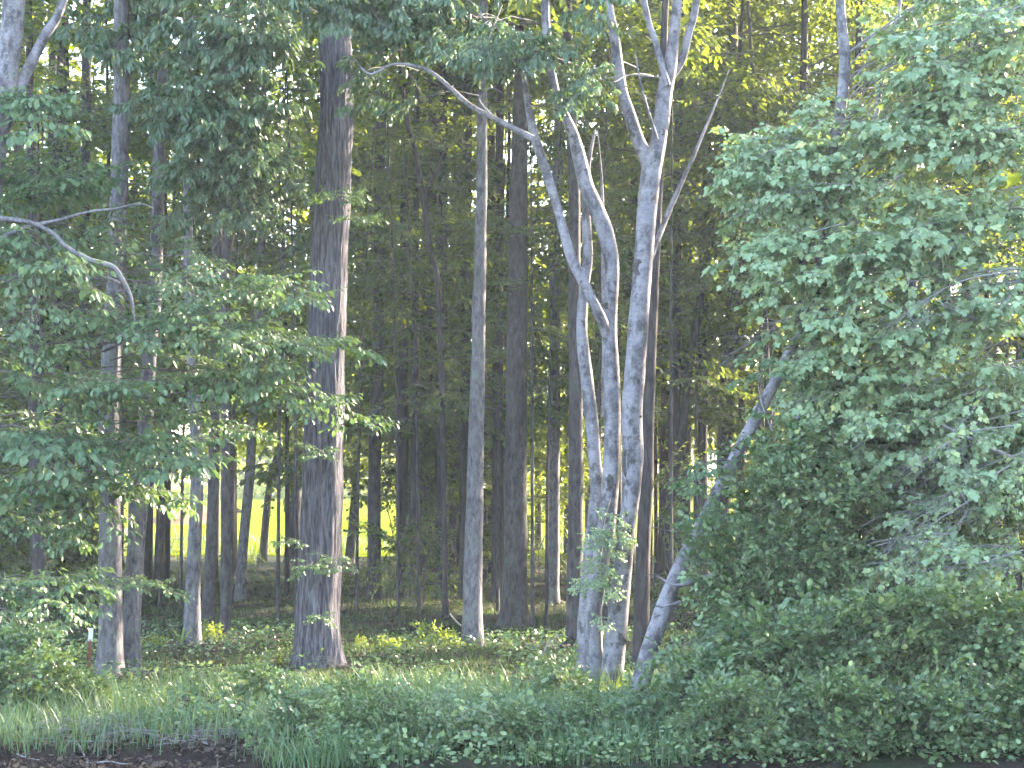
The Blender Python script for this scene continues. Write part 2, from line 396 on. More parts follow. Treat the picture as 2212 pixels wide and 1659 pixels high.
# open sight lines under the canopy to the meadow (left, top, right, bottom in picture units)
WINDOWS = [(350, 1085, 655, 1200), (738, 1085, 862, 1200), (980, 1098, 1024, 1165), (1142, 1115, 1228, 1185)]
def in_window(c, rr):
    if c.y < 36: return False
    k = F / c.y; px = 1106 + c.x * k; py = 1059 - (c.z - CAMZ) * k; r = rr * k * .6
    return RNG.random() < .88 and any(px + r > a and px - r < c_ and py + r * .7 > b and py - r * .5 < d for a, b, c_, d in WINDOWS)
SKY_GAPS = [(80, 0, 185, 85), (500, 10, 550, 70), (1080, 235, 1104, 380), (1165, 305, 1208, 375)]
def in_gap(c, rr):
    if c.y < 29: return False
    k = F / c.y; px = 1106 + c.x * k; py = 1059 - (c.z - CAMZ) * k; r = rr * k * .55
    return RNG.random() < .7 and any(px + r > a and px - r < c_ and py + r > b and py - r < d for a, b, c_, d in SKY_GAPS)
NB = 0
def bough(owner, key, base, direction, scale=1.0, roll=0.0, name='leafy_bough', check=True):
    """a bough of the owner thing; base in world space"""
    global NB
    d = Vector(direction).normalized(); base = Vector(base)
    if check and blocked(base + d * SPAN[key] * scale * .5, SPAN[key] * scale * .42): return None
    if check and in_window(base + d * SPAN[key] * scale * .55, SPAN[key] * scale * .42): return None
    if check and in_gap(base + d * SPAN[key] * scale * .55, SPAN[key] * scale * .42): return None
    me = RNG.choice(B[key])
    z = Vector((0, 0, 1)); y = z.cross(d)
    if y.length < 1e-3: y = Vector((0, 1, 0))
    y.normalize(); z = d.cross(y)
    m = Matrix((d, y, z)).transposed() @ Matrix.Rotation(roll, 3, 'X')
    o = bpy.data.objects.new(name, me); COL.objects.link(o); o.parent = owner
    mw = Matrix.Translation(base - owner.location) @ m.to_4x4() @ Matrix.Diagonal((scale, scale * RNG.choice((-1, 1)), scale, 1))
    o.matrix_local = mw
    NB += 1
    return o

def limb(owner, p0, p1, r0, r1, mat, name='limb', sag=.15, sides=6, wig=.05):
    p0 = Vector(p0); p1 = Vector(p1); ln = (p1 - p0).length; n = max(5, int(ln * 4)); pts = []; sd = RNG.uniform(0, 99)
    for i in range(n + 1):
        t = i / n; p = p0.lerp(p1, t); k = math.sin(math.pi * t)
        p += Vector((wig * ln * noise.noise((sd, t * 3, 0)), wig * ln * noise.noise((sd, t * 3, 7)), sag * ln * k + wig * ln * noise.noise((sd, t * 3, 14)))) * min(1, 4 * t * (1 - t) * 2)
        pts.append(p - owner.location)
    V, l, s = tube_arrays(pts, [r0 + (r1 - r0) * i / n for i in range(n + 1)], sides, sd, .12)
    return link(name, np_mesh(name, V, l, s, [M[mat]], smooth=True), owner)

def stem_from(owner, path, Y, mat, name, sides=14, rough=.06, flare=0.0, to_ground=False, top=None, per=7, fn=None):
    """tube traced through (px, py, width) points at depth Y (or a per-point depth as 4th value)"""
    pts = []
    for q in path:
        yy = q[3] if len(q) > 3 else Y
        pts.append((at(q[0], q[1], yy), max(.004, q[2] * yy / F / 2)))
    if to_ground:
        b, r = pts[0]; g = gz(b.x, b.y)
        if b.z > g + .05:
            k = (b.z - g); d = (b - pts[1][0]); d = d / max(abs(d.z), .1)
            d.x = max(-.3, min(.3, d.x)); d.y = 0
            pts.insert(0, (Vector((b.x + d.x * k, b.y, g - .06)), r * (1.02 + .03 * k)))
        else:
            pts[0] = (Vector((b.x, b.y, g - .06)), r)
    if top:
        e, r = pts[-1]; p2 = pts[-2][0]; d = (e - p2).normalized(); d = (d + Vector((0, 0, .6))).normalized()
        while e.z < top:
            e = e + d * 1.6; r = max(.02, r * .86); pts.append((e, r)); d = (d + Vector((RNG.gauss(0, .04), RNG.gauss(0, .04), .15))).normalized()
    P, Rr = smooth_path(pts, per)
    sd = RNG.uniform(0, 99); P = [p + Vector((noise.noise((sd, p.z * .55, 0)) + .5 * noise.noise((sd, p.z * 1.6, 3)), noise.noise((sd, p.z * .55, 9)), 0)) * (.15 * r + .006) for p, r in zip(P, Rr)]
    if flare:
        z0 = P[0].z
        Rr = [r * (1 + flare * math.exp(-(p.z - z0) / .22)) for p, r in zip(P, Rr)]
    P = [p - owner.location for p in P]
    V, l, s = tube_arrays(P, Rr, sides, RNG.uniform(0, 99), rough)
    if fn: V = fn(V, P, Rr, sides)
    me = np_mesh(name, V, l, s, [M[mat]], smooth=True)
    return link(name, me, owner), P, Rr

def crown(owner, ax, z0, z1, n, key='mid', sc=(1.2, 1.9), rise=.15, check=True, az=None):
    """boughs round a trunk axis given by function ax(z) -> Vector (world)"""
    for i in range(n):
        t = (i + RNG.random()) / n; z = z0 + (z1 - z0) * t
        a = RNG.uniform(0, 2 * math.pi) if az is None else az + RNG.gauss(0, .9)
        d = Vector((math.cos(a), math.sin(a), rise + RNG.gauss(0, .18) + .5 * max(0, t - .7)))
        s = RNG.uniform(*sc) * (1 - .45 * max(0, t - .55))
        bough(owner, key, ax(z), d, s, RNG.gauss(0, .25), check=check)

def roots(owner, n, r, reach, mat):
    b = owner.location
    for k in range(n):
        a = 2 * math.pi * (k + RNG.uniform(-.3, .3)) / n; d = Vector((math.cos(a), math.sin(a), 0)); L = reach * RNG.uniform(.7, 1.2)
        pts = []
        for i in range(6):
            t = i / 5; q = b + d * (r * .55 + L * t); q = q + Vector((-d.y, d.x, 0)) * L * .25 * noise.noise((k * 3.1, t * 2, r)); pts.append(Vector((q.x, q.y, gz(q.x, q.y) + .22 * r * 2.2 * (1 - t) ** 2 - .012)) - b)
        V, l, s = tube_arrays(pts, [r * .42 * (1 - .85 * i / 5) for i in range(6)], 7, k, .2); link('root', np_mesh('root', V, l, s, [M[mat]], smooth=True), owner)

def axis_of(owner, P):
    W = [p + owner.location for p in P]
    def f(z):
        for a, b in zip(W, W[1:]):
            if a.z <= z <= b.z: return a.lerp(b, (z - a.z) / max(1e-4, b.z - a.z))
        return W[-1] if z > W[-1].z else W[0]
    return f
# ================================================================ THE GROUND
def axis_vals(segs):
    out = []
    for a, b, st in segs: out += list(np.arange(a, b, st))
    return np.array(out + [segs[-1][1]])
def sheet(name, xs, ys, mat, dz=0.0, fn=gz):
    Z = np.array([[fn(x, y) + dz for x in xs] for y in ys])
    X, Y = np.meshgrid(xs, ys); V = np.stack([X, Y, Z], -1).reshape(-1, 3); nx = len(xs)
    i = (np.arange(len(ys) - 1)[:, None] * nx + np.arange(nx - 1)[None]).ravel()
    L = np.stack([i, i + 1, i + nx + 1, i + nx], -1)
    o = link(name, np_mesh(name, V, L, np.full(len(L), 4), [mat], smooth=True)); o['kind'] = 'structure'
    return o

def ground_mat():
    m, n, N, L = mat_new('forest_floor')
    g = N.new('ShaderNodeNewGeometry')
    def nz(s, d=6, r=.65):
        a = N.new('ShaderNodeTexNoise'); a.inputs['Scale'].default_value = s; a.inputs['Detail'].default_value = d; a.inputs['Roughness'].default_value = r; L.new(g.outputs['Position'], a.inputs['Vector']); return a
    a = nz(11); b = nz(.8, 4)
    r1 = ramp(N, [(0.3, (.020, .015, .014)), (0.7, (.060, .044, .037))]); L.new(a.outputs[0], r1.inputs[0])
    r2 = ramp(N, [(0.3, (.016, .028, .012)), (0.7, (.040, .060, .022))]); L.new(a.outputs[0], r2.inputs[0])
    rb = ramp(N, [(0.40, (0, 0, 0)), (0.58, (1, 1, 1))]); L.new(b.outputs[0], rb.inputs[0])
    mx = N.new('ShaderNodeMixRGB'); L.new(rb.outputs[0], mx.inputs[0]); L.new(r1.outputs[0], mx.inputs[1]); L.new(r2.outputs[0], mx.inputs[2])
    # bare wet earth along the water's edge
    sp = N.new('ShaderNodeSeparateXYZ'); L.new(g.outputs['Position'], sp.inputs[0])
    mr = N.new('ShaderNodeMapRange'); mr.inputs[1].default_value = -.24; mr.inputs[2].default_value = -.12; L.new(sp.outputs[2], mr.inputs[0])
    m2 = N.new('ShaderNodeMixRGB'); m2.inputs[1].default_value = (.022, .014, .012, 1); L.new(mr.outputs[0], m2.inputs[0]); L.new(mx.outputs[0], m2.inputs[2])
    p = N.new('ShaderNodeBsdfPrincipled'); p.inputs['Roughness'].default_value = .95; p.inputs['Specular IOR Level'].default_value = .05; L.new(m2.outputs[0], p.inputs['Base Color'])
    bp = N.new('ShaderNodeBump'); bp.inputs['Strength'].default_value = .7; bp.inputs['Distance'].default_value = .04; L.new(a.outputs[0], bp.inputs['Height']); L.new(bp.outputs[0], p.inputs['Normal'])
    o = N.new('ShaderNodeOutputMaterial'); L.new(p.outputs[0], o.inputs[0]); return m
M['ground'] = ground_mat()
M['field'] = plain_mat('meadow_grass', (.055, .085, .005), (.155, .175, .008), .7, .95, .6, 0.0, .3)
M['dirt'] = plain_mat('bare_reddish_earth', (.12, .07, .04), (.19, .12, .07), 1.3, .95, .5, 0.0)
xs = axis_vals([(-400, -60, 34), (-60, -14, 3), (-14, 14, .28), (14, 60, 3), (60, 400, 34)])
ys = axis_vals([(-120, -4, 12), (-4, 18, 1.2), (18, 26, .2), (26, 80, .9), (80, 150, 3.5), (150, 700, 40)])
tag(sheet('ground', xs, ys, M['ground']), 'shaded forest floor of earth, moss and leaf litter')
xs = axis_vals([(-400, -60, 34), (-60, 60, 3), (60, 400, 34)])
ys = axis_vals([(77.5, 150, 2.5), (150, 700, 30)])
tag(sheet('field', xs, ys, M['field'], .03), 'sunlit yellow green meadow beyond the wood')
# reddish earth in the meadow, seen low between the left-hand trunks
a = at(355, 1120, 105); b = at(485, 1085, 112)
def patch(x, y):
    e = 1 - ((x - (a.x + b.x) / 2) / 2.6) ** 2 - ((y - 110) / 7) ** 2
    return gz(x, y) + max(-.3, .35 * min(1, e * 2)) + .12 * noise.noise((x, y, 3))
tag(sheet('dirt_bank', np.arange(a.x - .6, b.x + .61, .22), np.arange(103, 117, .5), M['dirt'], .02, patch), 'low bank of bare pinkish earth in the meadow')

def water_mat():
    m, n, N, L = mat_new('pond_water')
    g = N.new('ShaderNodeNewGeometry'); mp = N.new('ShaderNodeMapping'); mp.inputs['Scale'].default_value = (.6, 2.2, 1); L.new(g.outputs['Position'], mp.inputs[0])
    a = N.new('ShaderNodeTexNoise'); a.inputs['Scale'].default_value = 2.5; a.inputs['Detail'].default_value = 3; L.new(mp.outputs[0], a.inputs['Vector'])
    p = N.new('ShaderNodeBsdfPrincipled'); p.inputs['Base Color'].default_value = (.020, .012, .009, 1); p.inputs['Roughness'].default_value = .06; p.inputs['IOR'].default_value = 1.33
    bp = N.new('ShaderNodeBump'); bp.inputs['Strength'].default_value = .12; bp.inputs['Distance'].default_value = .05; L.new(a.outputs[0], bp.inputs['Height']); L.new(bp.outputs[0], p.inputs['Normal'])
    o = N.new('ShaderNodeOutputMaterial'); L.new(p.outputs[0], o.inputs[0]); return m
M['water'] = water_mat()
tag(sheet('water', np.arange(-80, 81, 8.), np.arange(2.5, 24.1, 2.), M['water'], 0, lambda x, y: WATER_Z), 'still dark brown pond water along the bank')

# ================================================================ THE TREES
def tree(name, label, path, Y, mat, top=14, group=None, flare=.35, sides=14, rough=.07, cat='tree', fn=None, per=7):
    b = at(path[0][0], path[0][1], Y); b.z = gz(b.x, b.y)
    t = empty(name, b, label, cat, group)
    o, P, Rr = stem_from(t, path, Y, mat, 'trunk', sides, rough, flare, True, top, per, fn)
    return t, axis_of(t, P)

# --- the great oak
def furrow(V, P, Rr, sides):
    n = len(P); V = V.reshape(n, sides, 3)
    for i in range(n):
        c = np.array(P[i])
        for j in range(sides):
            d = V[i, j] - c
            an = 2 * math.pi * j / sides; z = c[2]
            q = noise.noise((math.cos(an) * 7.5, math.sin(an) * 7.5, z * .9)) + .5 * noise.noise((math.cos(an) * 15, math.sin(an) * 15, z * 2.4))
            k = 1 + .045 * (1 - 2.4 * abs(q)) + .05 * math.cos(an * 5 + 1.3 + z) * math.exp(-max(0, z) / .35)
            V[i, j] = c + d * k
    return V.reshape(-1, 3)
oak, ax = tree('oak_tree', 'great oak with thick furrowed trunk standing left of centre', [(690, 1440, 98), (691, 1300, 92), (697, 1000, 84), (702, 800, 82), (709, 600, 80), (714, 400, 78), (724, 200, 70), (727, 60, 68)], 27.7, 'oak', 19, flare=.30, sides=84, rough=.03, fn=furrow, per=18)
crown(oak, ax, 9.5, 19, 22, 'mid', (1.4, 2.2)); roots(oak, 7, .20, .32, 'oak')
for px, py, s in ((668, 1215, .45), (655, 1175, .35), (712, 1210, .45), (690, 1330, .35), (725, 430, .6), (700, 980, .5), (745, 470, .45)):
    p = at(px, py, 27.2); bough(oak, 'oval', p + Vector((0, .22, 0)), (RNG.uniform(-.7, .7), -1, RNG.uniform(-.1, .3)), s, check=False)

# --- pale multi-stemmed tree right of centre
YB = 24.5
b = at(1300, 1480, YB); b.z = gz(b.x, b.y)
birch = empty('pale_tree', b, 'pale smooth grey tree with several stems forking from one base right of centre', 'tree')
def bst(path, name='stem', sides=18, **k):
    Y = k.pop('Y', YB); return stem_from(birch, path, Y, 'pale', name, sides, .06, k.pop('flare', 0), k.pop('ground', False), k.pop('top', None))
_, Pr, _ = bst([(1318, 1506, 50), (1324, 1439, 46), (1334, 1339, 46), (1344, 1239, 42), (1354, 1139, 38), (1361, 1080, 39), (1366, 986, 47), (1365, 886, 45), (1370, 820, 45), (1377, 720, 43), (1382, 636, 42), (1388, 553, 42), (1399, 450, 43), (1408, 372, 44), (1425, 300, 35), (1438, 200, 34), (1449, 140, 30), (1456, 70, 24), (1462, 0, 21)], 'stem', ground=True, top=12, flare=.25)
bst([(1404, 372, 30), (1392, 335, 30), (1377, 300, 29), (1358, 240, 27), (1345, 200, 25), (1337, 150, 24), (1325, 67, 22), (1312, 0, 21)], 'limb', Y=24.55, top=12)
bst([(1440, 185, 16), (1428, 140, 15), (1412, 80, 14), (1395, 17, 13)], 'limb', 10, Y=24.4, top=11)
bst([(1450, 165, 20), (1472, 130, 19), (1488, 70, 18), (1505, 0, 17)], 'limb', 12, Y=24.6, top=11)
_, Pc, _ = bst([(1290, 1470, 40), (1284, 1380, 38), (1288, 1280, 38), (1300, 1200, 38), (1309, 1139, 40), (1319, 1036, 38), (1321, 953, 36), (1322, 820, 35), (1316, 720, 33), (1319, 653, 30), (1321, 570, 31), (1307, 500, 36), (1284, 440, 34), (1267, 400, 32), (1250, 333, 29), (1235, 283, 24), (1205, 217, 20), (1190, 150, 20), (1180, 67, 19), (1178, 0, 18)], 'stem', Y=24.7, ground=True, top=12, flare=.2)
bst([(1266, 1465, 44), (1266, 1400, 44), (1268, 1300, 36), (1278, 1180, 30), (1287, 1060, 27), (1283, 1000, 28), (1275, 886, 29), (1262, 770, 27), (1258, 700, 24), (1264, 620, 22), (1271, 553, 22), (1267, 480, 20), (1266, 420, 16), (1272, 350, 9), (1285, 280, 4)], 'stem', 14, Y=24.9, ground=True, flare=.2)
bst([(1322, 790, 16, 24.74), (1316, 745, 22, 24.70), (1306, 705, 24, 24.62), (1290, 670, 23), (1257, 603, 23), (1234, 553, 23), (1210, 467, 20), (1180, 367, 21), (1157, 300, 21), (1142, 233, 16), (1134, 183, 12), (1130, 120, 9)], 'limb', Y=24.5)
bst([(1152, 300, 16), (1137, 292, 14), (1070, 257, 12), (1014, 227, 11), (970, 187, 10), (920, 150, 8), (854, 138, 6), (800, 160, 5), (765, 128, 4)], 'limb', 10, Y=24.3)
bst([(1303, 900, 12), (1306, 700, 11), (1303, 520, 9), (1300, 400, 6), (1290, 280, 1)], 'stem', 8, Y=25.2)
bst([(1392, 610, 10, 24.52), (1405, 560, 13, 24.6), (1440, 470, 12), (1470, 400, 11), (1495, 345, 8), (1520, 285, 6), (1550, 215, 4), (1575, 150, 1)], 'limb', 8, Y=24.9)
bst([(1420, 300, 6), (1395, 220, 5), (1380, 160, 4), (1372, 110, 1)], 'limb', 6, Y=24.2)
bst([(1070, 257, 6), (1035, 215, 5), (1060, 190, 4), (1085, 200, 1)], 'limb', 6, Y=24.25)
birch_ax = axis_of(birch, Pr)
crown(birch, birch_ax, 9.0, 12.5, 6, 'hick', (1.1, 1.6)); crown(birch, axis_of(birch, Pc), 8.8, 12, 5, 'hick', (1.1, 1.5))
def knot(owner, px, py, Y, wd, ht, depth=.03):
    """raised rim of dark bark round a healed branch scar"""
    c = at(px, py, Y) - owner.location; V = []; k = 16
    for rr, dy in ((.06, 0), (.45, -depth * .2), (.8, -depth), (1.05, -.004), (1.1, .02)):
        for j in range(k):
            a = 2 * math.pi * j / k; q = 1 + .22 * noise.noise((math.cos(a) * 1.5 + px, math.sin(a) * 1.5, py))
            V.append(c + Vector((wd * rr * q * math.cos(a), dy, ht * rr * q * math.sin(a))))
    n = 5; i = np.arange(n - 1)[:, None] * k; j = np.arange(k)[None]; j2 = (j + 1) % k
    L = np.stack([i + j, i + j2, i + k + j2, i + k + j], -1).reshape(-1, 4)
    link('knot', np_mesh('knot', np.array(V), L, np.full(len(L), 4), [M['scar']], smooth=True), owner)
pyw = lambda wpx: wpx * YB / F / 2
for px, py, wd, ht, back in ((1380, 578, 22, 34, .10), (1372, 822, 16, 26, .105), (1376, 640, 9, 12, .10), (1352, 1000, 12, 60, .09), (1318, 1040, 16, 28, .085), (1352, 1163, 18, 16, .09), (1384, 900, 5, 5, .09),
                              (1310, 660, 12, 16, .07), (1362, 1085, 7, 7, .095), (1372, 1092, 6, 6, .09), (1360, 1100, 6, 6, .095), (1348, 1215, 6, 7, .1), (1340, 1222, 6, 6, .1), (1338, 1245, 7, 7, .1), (1430, 285, 14, 16, .08), (1350, 1385, 8, 14, .09), (1306, 1330, 12, 50, .02), (1343, 1270, 10, 14, .1)):
    knot(birch, px, py, YB - back * .92, pyw(wd), pyw(ht), .012)

# --- the traced trunks
spec = [
 ('grey_tree', 'grey barked tree, thicker left one of the twin trunks beside the white topped stake', [(236, 1450, 56), (236, 1250, 50), (238, 1000, 48), (241, 800, 45), (250, 600, 42), (258, 400, 40), (262, 200, 37), (262, 60, 34)], 27.0, 'grey', 15),
 ('grey_tree', 'grey barked tree, slimmer right one of the twin trunks beside the white topped stake', [(283, 1450, 40), (285, 1350, 38), (293, 1200, 38), (308, 1000, 36), (320, 800, 32), (335, 600, 29), (343, 400, 27), (350, 200, 24), (352, 60, 20)], 27.3, 'grey', 14),
 ('slender_tree', 'slender brown grey tree in the grass midway between twin trunks and great oak', [(413, 1400, 36), (420, 1250, 32), (424, 1000, 28), (417, 800, 26), (408, 600, 22), (404, 300, 18)], 31.0, 'grey', 13),
 ('slender_tree', 'slender tree standing close behind the right side of another slender tree left of the oak', [(448, 1350, 27), (456, 1200, 26), (463, 1000, 25), (466, 700, 22), (470, 400, 18)], 36.0, 'brown', 14),
 ('leaning_tree', 'thin grey tree leaning slightly right behind the slender pair, before the bright meadow', [(518, 1300, 22), (528, 1150, 22), (540, 1000, 21), (553, 800, 20), (563, 600, 18), (568, 400, 15)], 43.7, 'grey', 15),
 ('dark_tree', 'nearly black thin tree near the left edge', [(84, 1240, 32), (80, 1100, 30), (76, 900, 27), (72, 700, 24), (68, 400, 20), (64, 200, 16), (62, 0, 14)], 33.0, 'dark', 14),
 ('dark_tree', 'dark trunk low behind leaves, leftmost of three left of the twin trunks', [(118, 1240, 30), (120, 1000, 27), (124, 600, 22)], 46.0, 'dark', 15),
 ('dark_tree', 'dark trunk in the middle of three left of the twin trunks', [(152, 1245, 34), (150, 1000, 30), (146, 600, 24)], 47.0, 'dark', 15),
 ('dark_tree', 'dark trunk just left of the twin trunks, its edge catching light', [(185, 1245, 30), (190, 1000, 27), (182, 600, 24), (186, 200, 22)], 45.0, 'brown', 15),
 ('dark_tree', 'thin dark tree right of the twin trunks, the left of two', [(318, 1262, 20), (324, 1000, 18), (328, 600, 15)], 51.0, 'dark', 15),
 ('dark_tree', 'thin dark tree right of the twin trunks, the right of two, pale foot', [(342, 1262, 22), (348, 1060, 19), (354, 600, 15)], 50.0, 'dark', 15),
 ('dark_tree', 'dark crooked tree leaning right in front of the meadow, left of the oak', [(570, 1185, 17), (582, 1060, 15), (600, 985, 14), (645, 915, 12), (680, 840, 9)], 72.0, 'dark', 13),
 ('dark_tree', 'broad dark trunk touching the left side of the great oak', [(632, 1195, 32), (640, 1000, 27), (646, 800, 24), (650, 500, 20)], 71.0, 'dark', 17),
 ('dark_tree', 'small dark leaning trunk just right of the great oak against the meadow', [(756, 1195, 20), (766, 1070, 16), (772, 900, 14), (776, 600, 12)], 70.0, 'dark', 16),
 ('straight_tree', 'straight brown tree a little right of the oak with a sunlit right edge', [(806, 1300, 31), (808, 1100, 28), (815, 800, 26), (820, 500, 24), (823, 200, 22)], 43.7, 'brown', 17),
 ('dark_tree', 'thick dim trunk in the dark thicket at centre, left of two', [(915, 1275, 46), (920, 900, 42), (928, 700, 38), (936, 400, 32), (938, 250, 28)], 50.0, 'dark', 18),
 ('dark_tree', 'dim straight trunk in the dark thicket at centre, right of two', [(984, 1265, 30), (988, 700, 26), (991, 300, 21)], 52.0, 'brown', 18),
 ('mottled_tree', 'mottled grey tree with flared foot at centre of the floor', [(1020, 1392, 44), (1024, 1200, 40), (1027, 1000, 35), (1032, 800, 31), (1038, 500, 25), (1042, 250, 22)], 31.6, 'grey', 15),
 ('brown_tree', 'stout dark brown tree with flared foot between mottled tree and pale stems', [(1108, 1348, 58), (1112, 1200, 52), (1115, 900, 46), (1118, 600, 43), (1122, 300, 35), (1126, 100, 30)], 36.2, 'brown', 18),
 ('dark_tree', 'dim far trunk between mottled tree and stout brown tree', [(1062, 1250, 26), (1064, 600, 23), (1060, 300, 18)], 55.0, 'dark', 18),
 ('dark_tree', 'very thin dark trunk against the left side of the stout brown tree', [(1088, 1255, 12), (1092, 900, 11), (1096, 600, 10)], 50.0, 'dark', 16),
 ('brown_tree', 'dark brown tree directly behind the left side of the pale stems', [(1238, 1395, 34), (1243, 1100, 33), (1243, 800, 29), (1240, 450, 25), (1228, 100, 23)], 31.5, 'brown', 15),
 ('pale_slim_tree', 'slim pale trunk showing at the top between the upper pale limbs', [(1195, 1265, 26), (1200, 600, 24), (1212, 60, 22)], 44.0, 'grey', 15),
 ('dark_tree', 'dark barked tree standing close behind the right pale stem', [(1384, 1450, 36), (1390, 1200, 32), (1400, 900, 27), (1412, 600, 23), (1428, 300, 18)], 26.5, 'dark', 13),
 ('straight_tree', 'straight dark brown trunk right of the pale stems, before bright foliage', [(1553, 1290, 38), (1562, 1000, 34), (1575, 800, 32), (1585, 600, 29), (1582, 400, 25), (1584, 100, 20)], 44.0, 'brown', 17),
 ('leaning_tree', 'dark thin tree leaning right toward the right-hand foliage', [(1462, 1270, 19), (1478, 900, 18), (1497, 740, 17), (1530, 550, 16), (1555, 400, 13), (1572, 340, 10), (1590, 200, 8)], 40.0, 'dark', 13),
 ('dark_tree', 'dim trunk right of the pale stems, behind the leaning dark tree', [(1474, 1260, 29), (1483, 700, 25), (1495, 300, 21)], 53.0, 'dark', 18),
 ('dark_tree', 'thin dark trunk just right of the straight dark brown trunk', [(1600, 1260, 16), (1603, 700, 14), (1608, 300, 12)], 50.0, 'dark', 16),
 ('dark_tree', 'dim straight trunk deep right of the straight brown tree', [(868, 1275, 24), (872, 700, 21), (876, 300, 17)], 45.0, 'dark', 16),
 ('dark_tree', 'dim straight trunk just left of the thick dim trunk at centre', [(893, 1280, 18), (896, 700, 16), (900, 300, 13)], 43.0, 'dark', 16),
 ('dark_tree', 'dim straight trunk between the two dim thicket trunks at centre', [(952, 1280, 26), (955, 700, 23), (958, 300, 18)], 44.0, 'dark', 16),
 ('dark_tree', 'dim trunk close behind the left side of the mottled tree', [(1003, 1275, 24), (1006, 700, 22), (1010, 250, 18)], 45.0, 'brown', 16),
 ('dark_tree', 'dim trunk close to the right side of the mottled tree', [(1075, 1275, 26), (1076, 700, 23), (1080, 300, 18)], 44.5, 'dark', 16),
 ('dark_tree', 'dim trunk right of the pale stems before the bright foliage', [(1515, 1280, 22), (1520, 700, 20), (1528, 300, 17)], 46.0, 'dark', 16),
 ('crooked_sapling', 'dark crooked sapling with bent top at upper centre', [(962, 1330, 13), (957, 900, 12), (945, 620, 11), (930, 540, 12), (916, 440, 12), (900, 340, 12), (880, 260, 11), (866, 165, 8), (858, 80, 6)], 38.0, 'dark', None),
]
AX = {}
for i, (nm, lab, path, Y, mt, top) in enumerate(spec):
    t, ax = tree(nm, lab, path, Y, mt, top, flare=.42, sides=16 if Y < 40 else 10, rough=.07)
    AX[i] = (t, ax, Y)
    if Y < 45: roots(t, 5, path[0][2] * Y / F / 2, .24, mt)
    if nm == 'crooked_sapling':
        limb(t, at(916, 420, 38), at(965, 310, 38), .04, .015, 'dark', sag=-.05)
        for px, py in ((850, 90), (880, 230), (960, 310), (900, 180)): bough(t, 'mid', at(px, py, 38), (RNG.uniform(-1, 1), RNG.uniform(-1, .5), .1), .8)
        continue
    fr = CAMZ + (1059 / F) * Y         # height at which the picture ends
    z1 = top if top else 12
    lo = 8.2 if Y < 40 else 3.6
    n = 14 if Y < 40 else 16
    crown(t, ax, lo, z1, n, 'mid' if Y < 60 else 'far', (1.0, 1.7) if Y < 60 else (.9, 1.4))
    if Y > 30: crown(t, ax, max(fr + .8, 9), max(fr + 5, z1), 9, 'mid', (1.4, 2.0))   # extra unseen boughs above the picture, added to darken the wood's interior

# near tree at the upper left corner and its boughs
b = at(-70, 1440, 25.0); b.z = gz(b.x, b.y)
nl = empty('corner_tree', b, 'pale grey tree in the upper left corner forking into two stems', 'tree')
stem_from(nl, [(-75, 1440, 62), (-60, 1000, 56), (-38, 600, 54), (-14, 350, 54), (6, 230, 50), (16, 150, 46), (24, 80, 48), (30, 0, 50)], 25, 'pale', 'stem', 18, .06, .3, True, 13)
stem_from(nl, [(-20, 400, 34), (0, 305, 30), (20, 245, 28), (48, 175, 27), (95, 80, 23), (138, 0, 19)], 25.1, 'pale', 'stem', 14, .06, 0, False, 12)
for pth, w_ in (([(-30, 540), (0, 516), (60, 490), (125, 476), (190, 458), (252, 450), (300, 440), (330, 450)], 12),): stem_from(nl, [(x, y, w_ * (1 - .12 * k)) for k, (x, y) in enumerate(pth)], 24.4, 'grey', 'limb', 8)
stem_from(nl, [(-20, 470, 12), (60, 480, 11), (115, 505, 10), (140, 532, 10), (190, 560, 11), (240, 575, 11), (262, 600, 10), (283, 642, 7), (292, 690, 3), (300, 720, 1)], 24.2, 'grey', 'limb', 8)
stem_from(nl, [(20, 600, 1), (72, 582, 4), (130, 582, 6), (190, 600, 7), (232, 602, 8), (258, 612, 7)], 24.3, 'grey', 'limb', 8)

# leaning pale trees in the right-hand foliage
b = at(1392, 1450, 22.3); b.z = gz(b.x, b.y)
lean = empty('leaning_tree', b, 'pale mottled tree leaning strongly right out of the shrubs beside the pale stems', 'tree')
_, Pl, _ = stem_from(lean, [(1392, 1450, 40), (1428, 1335, 38), (1472, 1222, 34), (1526, 1115, 30), (1592, 980, 28), (1655, 862, 26), (1720, 735, 22), (1785, 600, 18), (1850, 440, 14)], 22.3, 'pale', 'trunk', 16, .08, .2, True)
stem_from(lean, [(1480, 1262, 12), (1530, 1245, 11), (1575, 1228, 9), (1605, 1208, 7), (1625, 1180, 4)], 22.1, 'pale', 'limb', 8)
stem_from(lean, [(1490, 1262, 8), (1450, 1262, 5), (1415, 1240, 3), (1395, 1245, 2)], 22.1, 'pale', 'limb', 6)
stem_from(lean, [(1470, 1300, 7), (1430, 1310, 5), (1408, 1305, 3)], 22.1, 'pale', 'limb', 6)
for px, py, s_ in ((1555, 1060, .5), (1590, 1000, .6), (1620, 950, .5), (1535, 1120, .4), (1640, 890, .5), (1570, 1090, .45), (1500, 1180, .3), (1690, 800, .6)):
    bough(lean, 'oval', at(px, py, 22.35), (RNG.uniform(-.8, .8), -.8, RNG.uniform(-.2, .3)), s_ * 1.1, RNG.gauss(0, .4), check=False)
b = at(1655, 1480, 22.7); b.z = gz(b.x, b.y)
mapl = empty('maple_tree', b, 'light green maple filling the upper right, pale trunk half hidden by leaves', 'tree')
_, Pm, _ = stem_from(mapl, [(1655, 1480, 40), (1680, 1120, 36), (1708, 1000, 34), (1756, 740, 31), (1778, 600, 27), (1802, 350, 27), (1826, 150, 25), (1815, 0, 21)], 22.7, 'pale', 'trunk', 16, .07, .2, True, 12)
